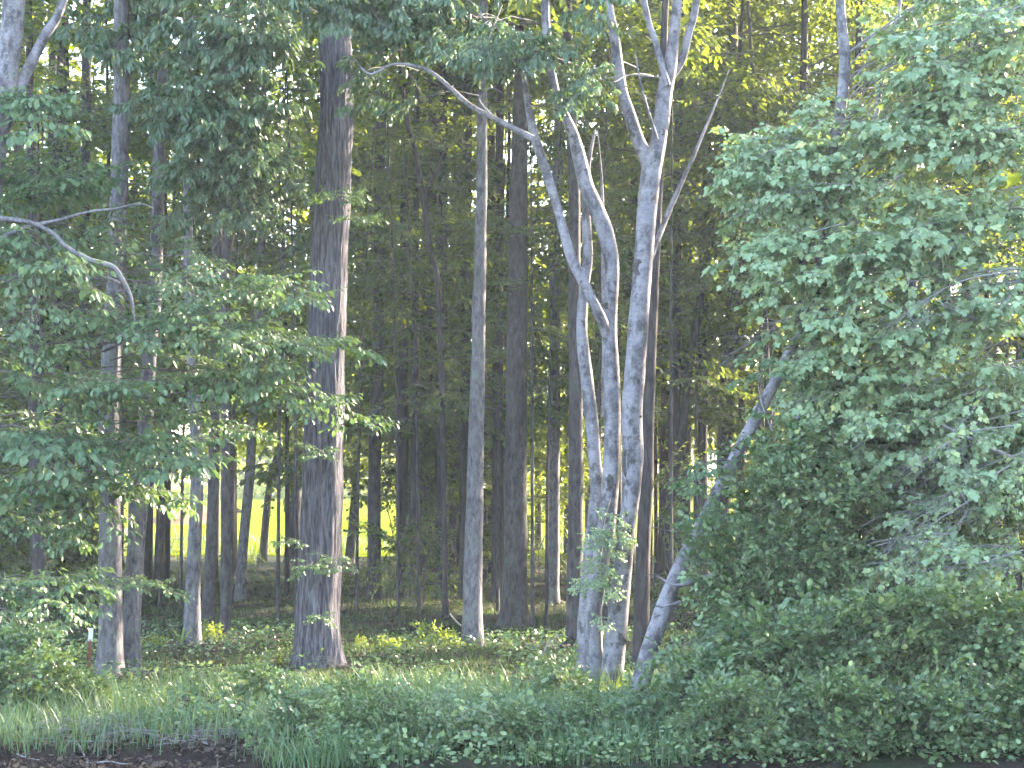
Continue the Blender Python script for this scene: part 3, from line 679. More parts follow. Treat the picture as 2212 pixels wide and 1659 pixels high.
stem_from(mapl, [(1880, 330, 13), (1908, 150, 11), (1925, 90, 10), (1945, 0, 8)], 23.8, 'pale', 'limb', 8)
maple_ax = axis_of(mapl, Pm)

# ================================================================ FOLIAGE NEAR THE VIEWER, TIER BY TIER
LEAF_ME = {}
for k, mt in (('oval', 'leaf_oval'), ('lobed', 'leaf_maple'), ('round', 'leaf_shrub')):
    acc = Acc(); put_leaves(acc, k, [(0, 0, 0)], [(1, 0, 0)], [(0, 0, 1)], [1.0], 0, np.array([.9])); LEAF_ME[k] = acc.mesh('leaf', [M[mt]])
def single_leaves(owner, boughs, kind, n, size):
    """the largest leaves, at the tips of the outer twigs, each one an object"""
    bs = [o for o in boughs if o]
    for i in range(n if bs else 0):
        o = RNG.choice(bs); tp, td = RNG.choice(TIPS[o.data.name])
        p = tp; d = (td + Vector((RNG.gauss(0, .3), RNG.gauss(0, .3), -.7))).normalized()
        u = Vector((RNG.gauss(.4, .4), RNG.gauss(0, .4), 1)); y = u.cross(d).normalized(); z = d.cross(y)
        s = size * RNG.uniform(.85, 1.25) / o.matrix_local.to_scale().x
        q = link('leaf', LEAF_ME[kind], o); q.matrix_local = Matrix.Translation(p) @ Matrix((d, y, z)).transposed().to_4x4() @ Matrix.Diagonal((s, s, s, 1))

DENS = {'oval': .62, 'hick': .58, 'maple': .62}
def band(owner, key, pts, thick, n, Y, sc, dirf, limb_from=None, lr=.012, check=True, mat='twig_dark', yj=.5, frac=.5):
    n = max(2, round(n * DENS.get(key, 1)))
    """boughs strung along a curve of the picture at depth about Y"""
    out = []
    for i in range(n):
        t = (i + RNG.random()) / n * (len(pts) - 1); k = min(int(t), len(pts) - 2); f = t - k
        px = pts[k][0] + (pts[k + 1][0] - pts[k][0]) * f; py = pts[k][1] + (pts[k + 1][1] - pts[k][1]) * f + RNG.uniform(-.5, .5) * thick
        c = at(px, py, Y + RNG.uniform(-yj, yj)); d = Vector(dirf(px, py)).normalized(); s = RNG.uniform(*sc)
        o = bough(owner, key, c - d * SPAN[key] * s * frac, d, s, RNG.gauss(0, .2), check=check); out.append(o)
        if o and limb_from:
            a = limb_from(c, d); e = c - d * SPAN[key] * s * frac
            limb(owner, a, e + d * .05, lr * (1 + .15 * (a - e).length), lr * .8, mat, sag=.06, sides=5)
    return out
def jit(x, y, z, j=.35): return lambda px, py: (x + RNG.gauss(0, j), y + RNG.gauss(0, j), z + RNG.gauss(0, j * .5))

# left: tiers of oval leaves belonging to an understorey tree whose stem stands just outside the left edge
b = at(-150, 1440, 25.6); b.z = gz(b.x, b.y)
dog = empty('understorey_tree', b, 'understorey tree with level tiers of green oval leaves across the left side', 'tree')
_, Pd, _ = stem_from(dog, [(-150, 1440, 40), (-140, 1000, 34), (-120, 600, 26), (-110, 200, 16), (-100, -200, 10)], 25.6, 'grey', 'trunk', 10, .07, .2, True)
dax = axis_of(dog, Pd)
def from_dog(c, d):
    p = dax(max(.8, c.z - .3)); return p.lerp(c, .45) if (p - c).length > 3 else p
bl = []
T = lambda pts, th, n, Y, sc=(.75, 1.1), dr=jit(.9, -.5, -.05): bl.extend(band(dog, 'oval', pts, th, n, Y, sc, dr, from_dog if n else None, .008))
T([(20, 735), (130, 715), (250, 675), (380, 675), (490, 715), (560, 760)], 50, 20, 25.0, (.55, .95))
T([(330, 615), (450, 595), (580, 605), (650, 630)], 50, 12, 25.6, (.55, .95))
T([(470, 715), (570, 735), (650, 750), (710, 780)], 65, 10, 25.2, (.5, .8))
T([(640, 810), (720, 840), (750, 890)], 50, 4, 25.5, (.6, .8))
T([(340, 760), (420, 770), (540, 810), (600, 830)], 50, 8, 25.8)
T([(40, 820), (140, 810), (250, 830), (330, 860)], 40, 10, 25.0)
T([(0, 960), (100, 940), (200, 960), (330, 960), (400, 900)], 70, 12, 24.8)
T([(0, 1050), (90, 1030), (180, 1040), (400, 1010)], 40, 7, 24.9)
T([(-10, 520), (60, 510), (150, 540)], 70, 9, 24.8)
T([(0, 590), (60, 600), (120, 580)], 50, 4, 25.2)
T([(0, 200), (60, 210), (90, 240)], 60, 6, 24.6)
T([(0, 430), (70, 400), (130, 410)], 80, 7, 25.4)
T([(100, 330), (200, 350), (300, 540), (420, 560)], 120, 12, 26, (.5, .85))
T([(160, 930), (250, 980), (300, 1080)], 90, 7, 25.8, (.45, .7))
T([(360, 880), (450, 900), (520, 930)], 70, 6, 26, (.45, .7))
T([(-10, 1245), (60, 1265), (150, 1255)], 40, 6, 24.3, (.6, .85))
T([(225, 1250), (280, 1248), (340, 1265)], 12, 3, 25.0, (.4, .55))
T([(0, 1320), (60, 1310), (140, 1280)], 30, 5, 24.3, (.6, .85))
T([(0, 870), (60, 900), (40, 940)], 50, 4, 26)
T([(0, 1130), (70, 1110), (130, 1120)], 50, 5, 25.2, (.6, .85))
single_leaves(dog, bl, 'oval', 70, .12)

# above: drooping compound leaves of a hickory
b = at(470, 1425, 29.5); b.z = gz(b.x, b.y)
hick = empty('hickory_tree', at(520, 1330, 40), 'hickory whose drooping blue green leaves hang across the top left of centre', 'tree')
hb = at(485, 1300, 33); hick.location = Vector((hb.x, hb.y, gz(hb.x, hb.y)))
_, Ph, _ = stem_from(hick, [(487, 1300, 22), (488, 900, 21), (488, 500, 19), (485, 200, 16), (480, 0, 14)], 33, 'brown', 'trunk', 12, .06, .2, True, 12)
hax = axis_of(hick, Ph)
def from_hick(c, d): p = hax(max(4, c.z - .4)); return p.lerp(c, .5) if (p - c).length > 2.5 else p
hl = []
H = lambda pts, th, n, Y, sc=(.8, 1.25), dr=jit(.1, -.9, -.15, .6), ow=hick, lf=from_hick: hl.extend(band(ow, 'hick', pts, th, n, Y, sc, dr, lf, .008))
H([(340, 130), (420, 110), (520, 140), (590, 110)], 200, 40, 26.2)
H([(380, 270), (480, 270), (560, 240)], 130, 22, 26.6)
H([(530, 350), (570, 310), (600, 290)], 140, 13, 26.4, (.6, .9))
H([(390, 430), (480, 410), (540, 450), (590, 440)], 90, 12, 26.6, (.6, .9))
H([(210, 60), (330, 0), (450, -20)], 100, 16, 27.5)
# the same kind of leaves on the pale tree's upper limbs
pb = []
def PB(pts, th, n, Y, sc=(.7, 1.05), dr=jit(-.2, -.8, -.2, .6)):
    o = band(birch, 'hick', pts, th, n, Y, sc, dr, lambda c, d: c - d * .8 + Vector((RNG.uniform(-.4, .5), .5, .1)), .006, mat='twig'); pb.extend(o)
PB([(540, -40), (750, -40), (900, -20), (1050, -20), (1160, 0)], 60, 30, 24.6)
PB([(790, 40), (850, 50), (920, 55), (1000, 40)], 50, 10, 24.8, (.6, .85))
PB([(990, 70), (1080, 80), (1140, 100)], 80, 10, 24.0, (.6, .85))
PB([(1140, 90), (1220, 120), (1270, 150), (1300, 190)], 100, 12, 24.1, (.5, .8))
PB([(1250, 40), (1250, 120), (1230, 190), (1280, 230)], 60, 8, 24.1, (.5, .7))
PB([(1340, -10), (1300, 0), (1240, -10)], 40, 4, 24.2)
PB([(1490, 60), (1540, 90), (1600, 130)], 110, 13, 25.2, (.7, 1.0))
PB([(1500, 220), (1550, 200), (1590, 150)], 90, 6, 25, (.5, .8))
PB([(770, 150), (820, 180), (850, 250)], 70, 3, 26, (.6, .8))
# right: maple leaves, light green, outer twigs turned to the light
ml = []
def from_mapl(c, d): p = maple_ax(min(11, max(1.5, c.z - .8))); return p.lerp(c, .62) if (p - c).length > 1.6 else p
MB = lambda pts, th, n, Y, sc=(.8, 1.2), dr=jit(-.85, -.45, -.12, .35): ml.extend(band(mapl, 'maple', pts, th, n, Y, sc, dr, from_mapl, .008, mat='twig'))
SM = (.5, .95)
MB([(1640, 290), (1720, 270), (1800, 285), (1900, 270)], 60, 14, 22.5, SM)
MB([(1620, 350), (1700, 380), (1800, 360), (1950, 330), (2100, 330), (2212, 330)], 120, 34, 22.3, SM)
MB([(1680, 450), (1760, 450), (1900, 450), (2050, 450), (2212, 450)], 110, 32, 22.2, SM)
MB([(1730, 550), (1830, 560), (1950, 560), (2100, 560), (2230, 560)], 100, 26, 22.1, SM)
MB([(1700, 640), (1800, 640), (1900, 640), (2040, 660), (2230, 640)], 100, 24, 22.2, SM)
MB([(2000, 120), (2060, 130), (2120, 120), (2230, 120)], 150, 24, 22.4, SM)
MB([(1990, 0), (2120, 0), (2230, 0)], 120, 18, 22.5, SM)
MB([(1900, 120), (1960, 60), (2000, 20)], 60, 7, 22.9, (.4, .7))
MB([(1770, 880), (1880, 900), (2020, 900), (2230, 910)], 110, 20, 22.5, SM)
MB([(1800, 980), (1950, 990), (2100, 1000), (2230, 1000)], 80, 12, 22.6, (.45, .8))
MB([(1780, 800), (1900, 810), (2050, 810), (2230, 810)], 60, 14, 22.4, SM)
MB([(1850, 1000), (1950, 1080), (2100, 1100), (2230, 1090)], 60, 8, 22.2, (.4, .7))
MB([(1940, 220), (2020, 220), (2110, 230), (2230, 230)], 100, 20, 22.3, SM)
MB([(1730, 720), (1830, 730), (1930, 740), (2060, 740), (2230, 740)], 80, 18, 22.4, SM)
MB([(1920, 890), (2000, 890), (2100, 890), (2230, 880)], 50, 11, 21.9, (.45, .75))
MB([(1930, 1190), (1980, 1200), (2070, 1180), (2150, 1210), (2230, 1190)], 70, 15, 21.7, (.45, .75))
MB([(2060, 1000), (2140, 1010), (2230, 1000)], 60, 6, 21.9, (.45, .7))
MB([(1760, 215), (1830, 210), (1850, 240)], 40, 4, 23.0, (.3, .5))
MB([(1600, 300), (1610, 380), (1660, 470), (1700, 560), (1680, 640)], 60, 16, 22.2, (.35, .65))
single_leaves(mapl, ml, 'lobed', 150, .125)
# dead grey twigs of the same tree, sweeping left
for px, py, Y, s, dz in ((1960, 925, 21.8, 1.0, -.15), (2060, 940, 21.7, 1.1, -.1), (2130, 920, 21.6, 1.0, 0), (2120, 1010, 21.6, 1.05, -.3), (2060, 1060, 21.5, .9, -.45), (2180, 1180, 21.5, 1.0, -.2), (2090, 1200, 21.4, .8, -.25),
                         (1960, 700, 22, 1.1, -.2), (2060, 640, 22, 1.3, -.1), (2150, 590, 22, 1.3, -.1), (1900, 620, 22, 1.0, -.1), (1820, 640, 22.1, .9, -.15), (1980, 510, 22, 1.2, -.3), (2080, 480, 22, 1.2, -.25), (1860, 660, 22, 1.1, -.3), (1830, 290, 22.2, .9, 0),
                         (2030, 30, 22, 1.2, -.35), (2120, 10, 22, 1.2, -.2), (2190, 700, 21.8, 1.2, -.2), (2130, 760, 21.8, 1.2, -.15), (1780, 400, 22, .9, .05), (1720, 290, 22, .8, .05), (2000, 300, 22.1, 1.0, -.2), (1890, 400, 22, 1.0, -.1), (2170, 470, 21.9, 1.2, -.2), (1700, 690, 22.3, .8, -.25)):
    if RNG.random() < .4: continue
    s *= .85
    bough(mapl, 'bare', at(px + 60, py, Y), (-.95, -.25 + RNG.gauss(0, .15), dz + RNG.gauss(0, .08)), s, RNG.gauss(0, .3), 'dead_twigs', check=False)
limb(mapl, at(2230, 1010, 22.0), at(1985, 900, 21.8), .03, .012, 'twig', sag=.02); limb(mapl, at(2230, 735, 22.2), at(2040, 660, 22.0), .028, .01, 'twig', sag=-.03)
# ================================================================ SHRUBS
def shrub(label, px, py, Y, h, wd, n, key='shrub', sc=(.7, 1.15), group=None, name='shrub', stems=5, leaves=0, check=True, front=.75):
    b = at(px, py, Y); b.z = gz(b.x, b.y)
    t = empty(name, b, label, 'shrub', group); bs = []
    st = []
    for k in range(stems):
        a = RNG.uniform(0, 6.283); e = b + Vector((math.cos(a) * wd * RNG.uniform(.2, .5), math.sin(a) * wd * .4, h * RNG.uniform(.55, .85)))
        limb(t, b + Vector((math.cos(a) * .06, math.sin(a) * .06, -.05)), e, .018, .008, 'twig_dark', 'stem', .04, 5, .1); st.append((b, e))
    for i in range(n):
        a = RNG.uniform(0, 2 * math.pi)
        if RNG.random() < front: a = RNG.gauss(-math.pi / 2, .8)
        t_ = math.sqrt(RNG.random()); z = h * t_; rr = wd * (1 - .55 * t_ * t_) * RNG.uniform(.15, .85)
        c = b + Vector((math.cos(RNG.uniform(0, 6.28)) * rr, math.sin(a) * rr * .6, z))
        d = Vector((math.cos(a) + (c.x - b.x) * .5 / wd, math.sin(a), RNG.gauss(.35, .4))); s = RNG.uniform(*sc)
        kk = key
        if key == 'shrub' and RNG.random() < .2: kk = RNG.choice(('oval', 'oval', 'maple')); s *= .5
        bs.append(bough(t, kk, c - d.normalized() * SPAN[kk] * s * .45, d, s, RNG.gauss(0, .6), check=check))
    if leaves: single_leaves(t, bs, 'round', leaves, .075)
    return t
# the big bank of shrubs at the right
rs = [
 ('tall round leaved shrub at the foot of the pale leaning tree', 1575, 1500, 22.0, 1.6, .6, 26),
 ('tall round leaved shrub in front of the maple trunk', 1715, 1500, 21.9, 2.6, .9, 42),
 ('tallest dense shrub below the maple boughs right of the maple trunk', 1800, 1500, 22.9, 3.3, 1.2, 46),
 ('dense shrub under the dead grey twigs of the maple', 1960, 1500, 23.0, 3.2, 1.2, 42),
 ('dense dark shrub along the right edge under the maple boughs', 2140, 1500, 23.0, 3.1, 1.3, 44),
 ('low round leaved shrub at the lower right corner', 2120, 1690, 20.7, 1.0, 1.1, 34),
 ('low shrub with large pale leaves in the lower right bank', 1900, 1690, 20.7, 1.1, 1.1, 36),
 ('low dense shrub in the lower bank below the maple trunk', 1690, 1690, 20.6, .95, 1.0, 30),
 ('low shrub just right of the yellow sunlit plant', 1520, 1690, 20.6, .60, .7, 20),
]
for i, (lab, px, py, Y, h, wd, n) in enumerate(rs):
    shrub(lab, px, py, Y, h, wd, int(n * 1.05), sc=(.55, 1.0), leaves=30)
# low bushes along the bank
for lab, px, py, Y, h, wd, n, lv in (
 ('low leafy shrub at the water edge right of the open water', 640, 1640, 20.6, .38, .5, 11, 12),
 ('low pale green shrub at the bottom of the picture below the oak', 800, 1690, 19.9, .30, .5, 10, 12),
 ('low shrub at the bottom centre of the bank', 960, 1690, 19.7, .26, .5, 10, 10),
 ('low shrub at the bottom below the mottled tree', 1110, 1690, 19.7, .26, .5, 10, 10),
 ('low shrub at the bottom below the pale stems', 1290, 1690, 19.8, .30, .5, 10, 10),
 ('small shrub at the left foot of the pale stems', 1215, 1510, 23.5, .42, .3, 8, 6),
 ('small shrub on the bank in front of the oak foot', 590, 1570, 22.4, .34, .35, 7, 8),
 ('broad leaved shrub at the left edge below the stake', 50, 1560, 22.6, .75, .65, 20, 20),
 ('dark shrub at the left edge over the pond corner', 20, 1620, 22.0, .6, .6, 14, 6),
 ('shrub on the bank below the twin trunks', 170, 1560, 22.8, .32, .4, 9, 6),
 ('small low bush among the grass left of centre', 790, 1590, 21.8, .22, .4, 5, 6),
 ('small low bush among the grass right of centre', 1060, 1600, 21.6, .20, .4, 5, 6)):
    shrub(lab, px, py, Y, h, wd, n, sc=(.45, .8), leaves=lv, stems=4)
for lab, px in (('low leafy shrub at the very bottom edge under the maple trunk', 1610), ('low leafy shrub at the very bottom edge right of the maple trunk', 1810), ('low leafy shrub at the very bottom edge near the right corner', 2010), ('low leafy shrub at the very bottom in the right corner', 2190)):
    shrub(lab, px, 1700, 19.5, .50, .75, 18, sc=(.5, .85), leaves=14, stems=4)
# dark thicket in the centre
for k, (px, py, Y, h, wd, n) in enumerate(((880, 1270, 47, 3.6, 1.4, 24), (950, 1275, 46, 4.6, 1.3, 30), (1000, 1260, 49, 5.0, 1.4, 22), (905, 1330, 40, 1.5, .8, 9), (1060, 1255, 50, 2.6, 1.2, 14), (1000, 1250, 53, 2.0, 1.2, 10))):
    shrub('dark thicket bush among the dim trunks at centre', px, py, Y, h, wd, n, 'mid', (.5, .8), 'thicket bushes at centre', 'thicket_bush', 3, 0, True, .4)
for k, (px, py, Y, h, wd, n) in enumerate(((1165, 1230, 60, 3.6, 1.6, 14), (1215, 1230, 62, 3.2, 1.4, 12), (1175, 1245, 56, 1.3, 1.2, 8))):
    shrub('pale green bush behind the gap between stout brown tree and pale stems', px, py, Y, h, wd, n, 'far', (.35, .6), 'bushes in the gap left of the pale stems', 'pale_bush', 3, 0)
# bushes deep on the right behind the shrub bank
for k in range(16):
    shrub('dim bush in the dark wood behind the right shrub bank', RNG.uniform(1420, 2250), 1260, RNG.uniform(36, 58), RNG.uniform(2.5, 4.5), 1.6, 12, 'mid', (.6, 1.0), 'dim bushes behind the right shrub bank', 'wood_bush', 3, 0)
for k in range(9):
    shrub('dim bush in the dark wood behind the left twin trunks', RNG.uniform(-60, 190), 1260, RNG.uniform(42, 56), RNG.uniform(1.4, 3.2), 1.5, 9, 'mid', (.6, 1.0), 'dim bushes behind the left trunks', 'wood_bush', 3, 0)
# low growth along the far edge of the wood, dark against the meadow
for k in range(15):
    px = RNG.choice((RNG.uniform(330, 720), RNG.uniform(740, 900), RNG.uniform(960, 1240)))
    shrub('low bush at the far edge of the wood before the bright meadow', px, 1190, RNG.uniform(64, 76), RNG.uniform(.2, .5), .8, 5, 'far', (.12, .24), 'bushes at the far edge of the wood', 'edge_bush', 2, 0)

# plants in the floor's sun patches, sunlight put into their leaf colour
def sun_plant(label, px, py, Y, n, sc, name='leafy_plant', key='sunny', grp=None):
    b = at(px, py, Y); b.z = gz(b.x, b.y); t = empty(name, b, label, 'plant', grp)
    for i in range(n):
        a = RNG.uniform(0, 6.28); bough(t, key, b + Vector((RNG.uniform(-.15, .15), RNG.uniform(-.12, .12), 0)), (math.cos(a), math.sin(a) * .8, RNG.uniform(.4, 1.4)), RNG.uniform(*sc), check=False)
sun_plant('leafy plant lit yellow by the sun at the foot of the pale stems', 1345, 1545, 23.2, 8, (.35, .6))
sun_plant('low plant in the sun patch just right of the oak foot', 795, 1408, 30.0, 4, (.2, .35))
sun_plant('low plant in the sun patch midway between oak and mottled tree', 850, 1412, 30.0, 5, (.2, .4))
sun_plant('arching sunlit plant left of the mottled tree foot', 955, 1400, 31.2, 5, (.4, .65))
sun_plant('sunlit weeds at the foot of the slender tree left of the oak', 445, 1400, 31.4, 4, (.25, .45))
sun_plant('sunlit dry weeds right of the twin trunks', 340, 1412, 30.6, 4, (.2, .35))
def blades_plant(label, px, py, Y, n, h, name='broad_grass'):
    b = at(px, py, Y); b.z = gz(b.x, b.y); t = empty(name, b, label, 'plant')
    for i in range(n):
        acc = Acc(); a = RNG.uniform(0, 6.28); ln = h * RNG.uniform(.6, 1.1); wdt = .016 * RNG.uniform(.7, 1.3); V = []; p = Vector((0, 0, -.02)); d = Vector((math.cos(a) * .35, math.sin(a) * .35, 1)).normalized(); sd = Vector((-math.sin(a), math.cos(a), 0))
        for k in range(7):
            u = k / 6; ww = wdt * math.sin(math.pi * min(1, .12 + .88 * u)) ; V += [p - sd * ww, p + sd * ww]; p = p + d * ln / 6; d = (d + Vector((math.cos(a) * .13, math.sin(a) * .13, -.10 * u))).normalized()
        L = [(2 * k, 2 * k + 1, 2 * k + 3, 2 * k + 2) for k in range(6)]
        acc.add(np.array(V), np.array(L).ravel(), np.full(6, 4), 0, np.full(14, RNG.random())); link('blade', acc.mesh('blade', [M['leaf_sun']]), t)
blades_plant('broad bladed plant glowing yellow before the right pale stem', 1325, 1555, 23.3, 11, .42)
blades_plant('thin tall weed stalks beside the slender tree left of the oak', 392, 1400, 30.8, 9, .5)

# climbing vine on the pale stems
vine = empty('climbing_vine', at(1300, 1330, 24.4), 'climbing vine with green leaves on the lower pale stems', 'vine')
stem_from(vine, [(1300, 1440, 5), (1296, 1340, 5), (1305, 1250, 4), (1300, 1160, 4), (1318, 1080, 3)], 24.5, 'twig_dark', 'vine_stem', 5)
for i in range(20):
    py = RNG.uniform(1075, 1330); px = 1302 + RNG.gauss(0, 16)
    bough(vine, 'maple', at(px, py, 24.45), (RNG.uniform(-1, 1), -.8, RNG.uniform(-.5, .2)), RNG.uniform(.16, .3), RNG.gauss(0, .4), 'leaf_spray', False)

# ================================================================ THE WOOD BEHIND
def clear_px(px):
    for a, b_ in ((345, 660), (738, 862), (1142, 1228)):
        if a - 6 < px < b_ + 6 and RNG.random() < .7: return RNG.choice((RNG.uniform(-100, 330), RNG.uniform(870, 975), RNG.uniform(1400, 2250), RNG.uniform(1400, 2250)))
    return px
# understorey foliage between the trunks: saplings with level boughs
SAP = [(RNG.uniform(-150, 2350), RNG.uniform(40, 70)) for _ in range(42)]
for k, (px, Y) in enumerate(SAP):
    if 860 > px > 500 and Y < 46: Y += 12
    px = clear_px(px)
    b = at(px, 1250, Y); b.z = gz(b.x, b.y); H = RNG.uniform(7, 13)
    t = empty('forest_sapling', b, 'slim leafy sapling among the dim trunks of the wood', 'tree', 'saplings deep in the wood')
    wv = RNG.uniform(-.5, .5); pts = [(b + Vector((wv * u * u, .2 * u, H * u - .05)), .055 * (1 - .8 * u) + .006) for u in (0, .3, .6, 1)]
    P, Rr = smooth_path(pts, 4); P = [p - b for p in P]; V, l, s = tube_arrays(P, Rr, 7, k, .05); link('trunk', np_mesh('trunk', V, l, s, [M['dark']], smooth=True), t)
    crown(t, axis_of(t, P), 2.9, H, 13, 'mid', (.8, 1.35), .05)
for k in range(12):
    px = RNG.uniform(-100, 2300); Y = RNG.uniform(45, 58)
    if k % 2: px = RNG.uniform(1380, 2250) if k % 4 == 1 else RNG.uniform(-80, 620)
    if px > 1430 or px < 150: Y -= 9
    b = at(px, 1250, Y); b.z = gz(b.x, b.y); H = RNG.uniform(12, 16)
    t = empty('forest_sapling', b, 'taller leafy sapling with a dark crown among the trunks of the wood', 'tree', 'tall saplings deep in the wood')
    wv = RNG.uniform(-.5, .5); pts = [(b + Vector((wv * u * u, .2 * u, H * u - .05)), .07 * (1 - .8 * u) + .006) for u in (0, .3, .6, 1)]
    P, Rr = smooth_path(pts, 4); P = [p - b for p in P]; V, l, s = tube_arrays(P, Rr, 7, k, .05); link('trunk', np_mesh('trunk', V, l, s, [M['dark']], smooth=True), t)
    crown(t, axis_of(t, P), 4.2, H, 20, 'mid', (1.0, 1.6), .05)
for k in range(8):   # broad crowned trees that close the canopy behind the pale stems
    px = RNG.uniform(1330, 1960) if k < 6 else RNG.uniform(0, 1300); Y = RNG.uniform(46, 60)
    if k < 6 and k % 2: Y -= 9
    b = at(px, 1250, Y); b.z = gz(b.x, b.y); H = RNG.uniform(15, 18)
    t = empty('canopy_tree', b, 'broad crowned dim tree closing the canopy of the wood', 'tree', 'canopy trees in the wood')
    pts = [(b + Vector((.3 * u, .2 * u, H * u - .05)), .12 * (1 - .8 * u) + .008) for u in (0, .3, .6, 1)]
    P, Rr = smooth_path(pts, 4); P = [p - b for p in P]; V, l, s = tube_arrays(P, Rr, 8, k, .05); link('trunk', np_mesh('trunk', V, l, s, [M['dark']], smooth=True), t)
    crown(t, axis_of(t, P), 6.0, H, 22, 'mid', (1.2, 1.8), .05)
# light sprays of young trees between the nearer trunks
YL = ['just right of the slim twin trunk', 'left of the slender pair of trunks', 'right of the slender pair of trunks', 'in the gap left of the great oak', 'almost touching the left side of the great oak', 'just right of the great oak', 'right of the straight brown tree',
      'in front of the left dim thicket trunk', 'left of the mottled tree', 'between mottled tree and stout brown tree', 'just right of the stout brown tree', 'midway between stout brown tree and pale stems', 'behind the pale stems', 'right of the pale stems',
      'before the leaning dark tree', 'before the maple trunk at right']
for k, px in enumerate((345, 390, 500, 600, 640, 770, 860, 905, 960, 1075, 1150, 1180, 1290, 1450, 1500, 1640)):
    Y = RNG.uniform(34, 42); b = at(px, 1300, Y); b.z = gz(b.x, b.y); H = RNG.uniform(8, 11)
    t = empty('young_tree', b, 'thin young tree with light leaf sprays ' + YL[k], 'tree', 'thin young trees between the nearer trunks')
    wv = RNG.uniform(-.35, .35); pts = [(b + Vector((wv * u * u, 0, H * u - .05)), .03 * (1 - .8 * u) + .004) for u in (0, .3, .6, 1)]
    P, Rr = smooth_path(pts, 4); P = [p - b for p in P]; V, l, s = tube_arrays(P, Rr, 7, k, .05); link('trunk', np_mesh('trunk', V, l, s, [M['brown']], smooth=True), t)
    crown(t, axis_of(t, P), 3.3, H, 10, 'mid', (.35, .75), .05)
for k in range(5):
    px = 1720 + k * 120; Y = RNG.uniform(34, 46); b = at(px, 1280, Y); b.z = gz(b.x, b.y); H = 14
    t = empty('canopy_tree', b, 'dim tree behind the maple in the upper right', 'tree', 'dim trees behind the maple')
    pts = [(b + Vector((.3 * u, .2 * u, H * u - .05)), .12 * (1 - .8 * u) + .008) for u in (0, .3, .6, 1)]
    P, Rr = smooth_path(pts, 4); P = [p - b for p in P]; V, l, s = tube_arrays(P, Rr, 8, k, .05); link('trunk', np_mesh('trunk', V, l, s, [M['dark']], smooth=True), t)
    crown(t, axis_of(t, P), 4.0, H, 20, 'mid', (1.0, 1.5), .05)
# tall trunks further back
for k in range(26):
    px = clear_px(RNG.uniform(-60, 2270)); Y = RNG.uniform(52, 74)
    b = at(px, 1230, Y); b.z = gz(b.x, b.y); H = RNG.uniform(17, 22); r0 = RNG.uniform(.11, .22)
    t = empty('forest_tree', b, 'tall straight dim tree far back in the wood', 'tree', 'tall trees far back in the wood')
    lx = RNG.uniform(-.6, .6); pts = [(b + Vector((lx * u, .3 * u, H * u - .05)), r0 * (1 - .7 * u) * (1.25 if u == 0 else 1)) for u in (0, .05, .3, .6, 1)]
    P, Rr = smooth_path(pts, 4); P = [p - b for p in P]; V, l, s = tube_arrays(P, Rr, 9, k, .05); link('trunk', np_mesh('trunk', V, l, s, [M[RNG.choice(('dark', 'brown'))]], smooth=True), t)
    crown(t, axis_of(t, P), 3.6, H, 12, 'far', (.8, 1.3), .1)
# trees at the sunlit far edge
for k in range(20):
    px = -150 + 2500 * (k + RNG.random()) / 20; Y = RNG.uniform(76, 84); px = clear_px(px)
    b = at(px, 1200, Y); b.z = gz(b.x, b.y); H = RNG.uniform(15, 21)
    t = empty('edge_tree', b, 'sunlit tree at the far edge of the wood facing the meadow', 'tree', 'trees along the far edge of the wood')
    pts = [(b + Vector((0, 0, H * u - .05)), .13 * (1 - .75 * u) + .01) for u in (0, .3, .6, 1)]
    P, Rr = smooth_path(pts, 4); P = [p - b for p in P]; V, l, s = tube_arrays(P, Rr, 8, k, .05); link('trunk', np_mesh('trunk', V, l, s, [M['dark']], smooth=True), t)
    crown(t, axis_of(t, P), 1.9, H, 18, 'far', (.8, 1.4), .1)
# the wood goes on to the right and left of the view and keeps the low sun off
k = 0
for gx in range(9):
    for gy in range(8):
        x = 11 + gx * 5.2 + RNG.uniform(-1.8, 1.8); y = 25 + gy * 6.4 + RNG.uniform(-2, 2)
        if x < 6.0 + y * .245: continue
        H = RNG.uniform(15, 20); b = Vector((x, y, gz(x, y)))
        t = empty('forest_tree', b, 'tall leafy tree of the wood outside the view to the right', 'tree', 'trees of the wood outside the view')
        V, l, s = tube_arrays([Vector((0, 0, -.05)), Vector((.1, 0, H * .5)), Vector((.2, .1, H))], [.2, .14, .03], 7); link('trunk', np_mesh('trunk', V, l, s, [M['brown']], smooth=True), t)
        crown(t, lambda z: b + Vector((.1, 0, z)), 2.0, H, 14, 'far', (1.2, 2.0), .1)
for k in range(9):
    x = -RNG.uniform(10, 26); y = RNG.uniform(25, 60)
    if -x < 7 + y * .245: x = -(7.5 + y * .245)
    H = RNG.uniform(14, 18); b = Vector((x, y, gz(x, y)))
    t = empty('forest_tree', b, 'tall leafy tree of the wood outside the view to the left', 'tree', 'trees of the wood outside the view')
    V, l, s = tube_arrays([Vector((0, 0, -.05)), Vector((.1, 0, H * .5)), Vector((.2, .1, H))], [.2, .14, .03], 7); link('trunk', np_mesh('trunk', V, l, s, [M['brown']], smooth=True), t)
    crown(t, lambda z: b + Vector((.1, 0, z)), 2.0, H, 14, 'far', (1.2, 2.0), .1)

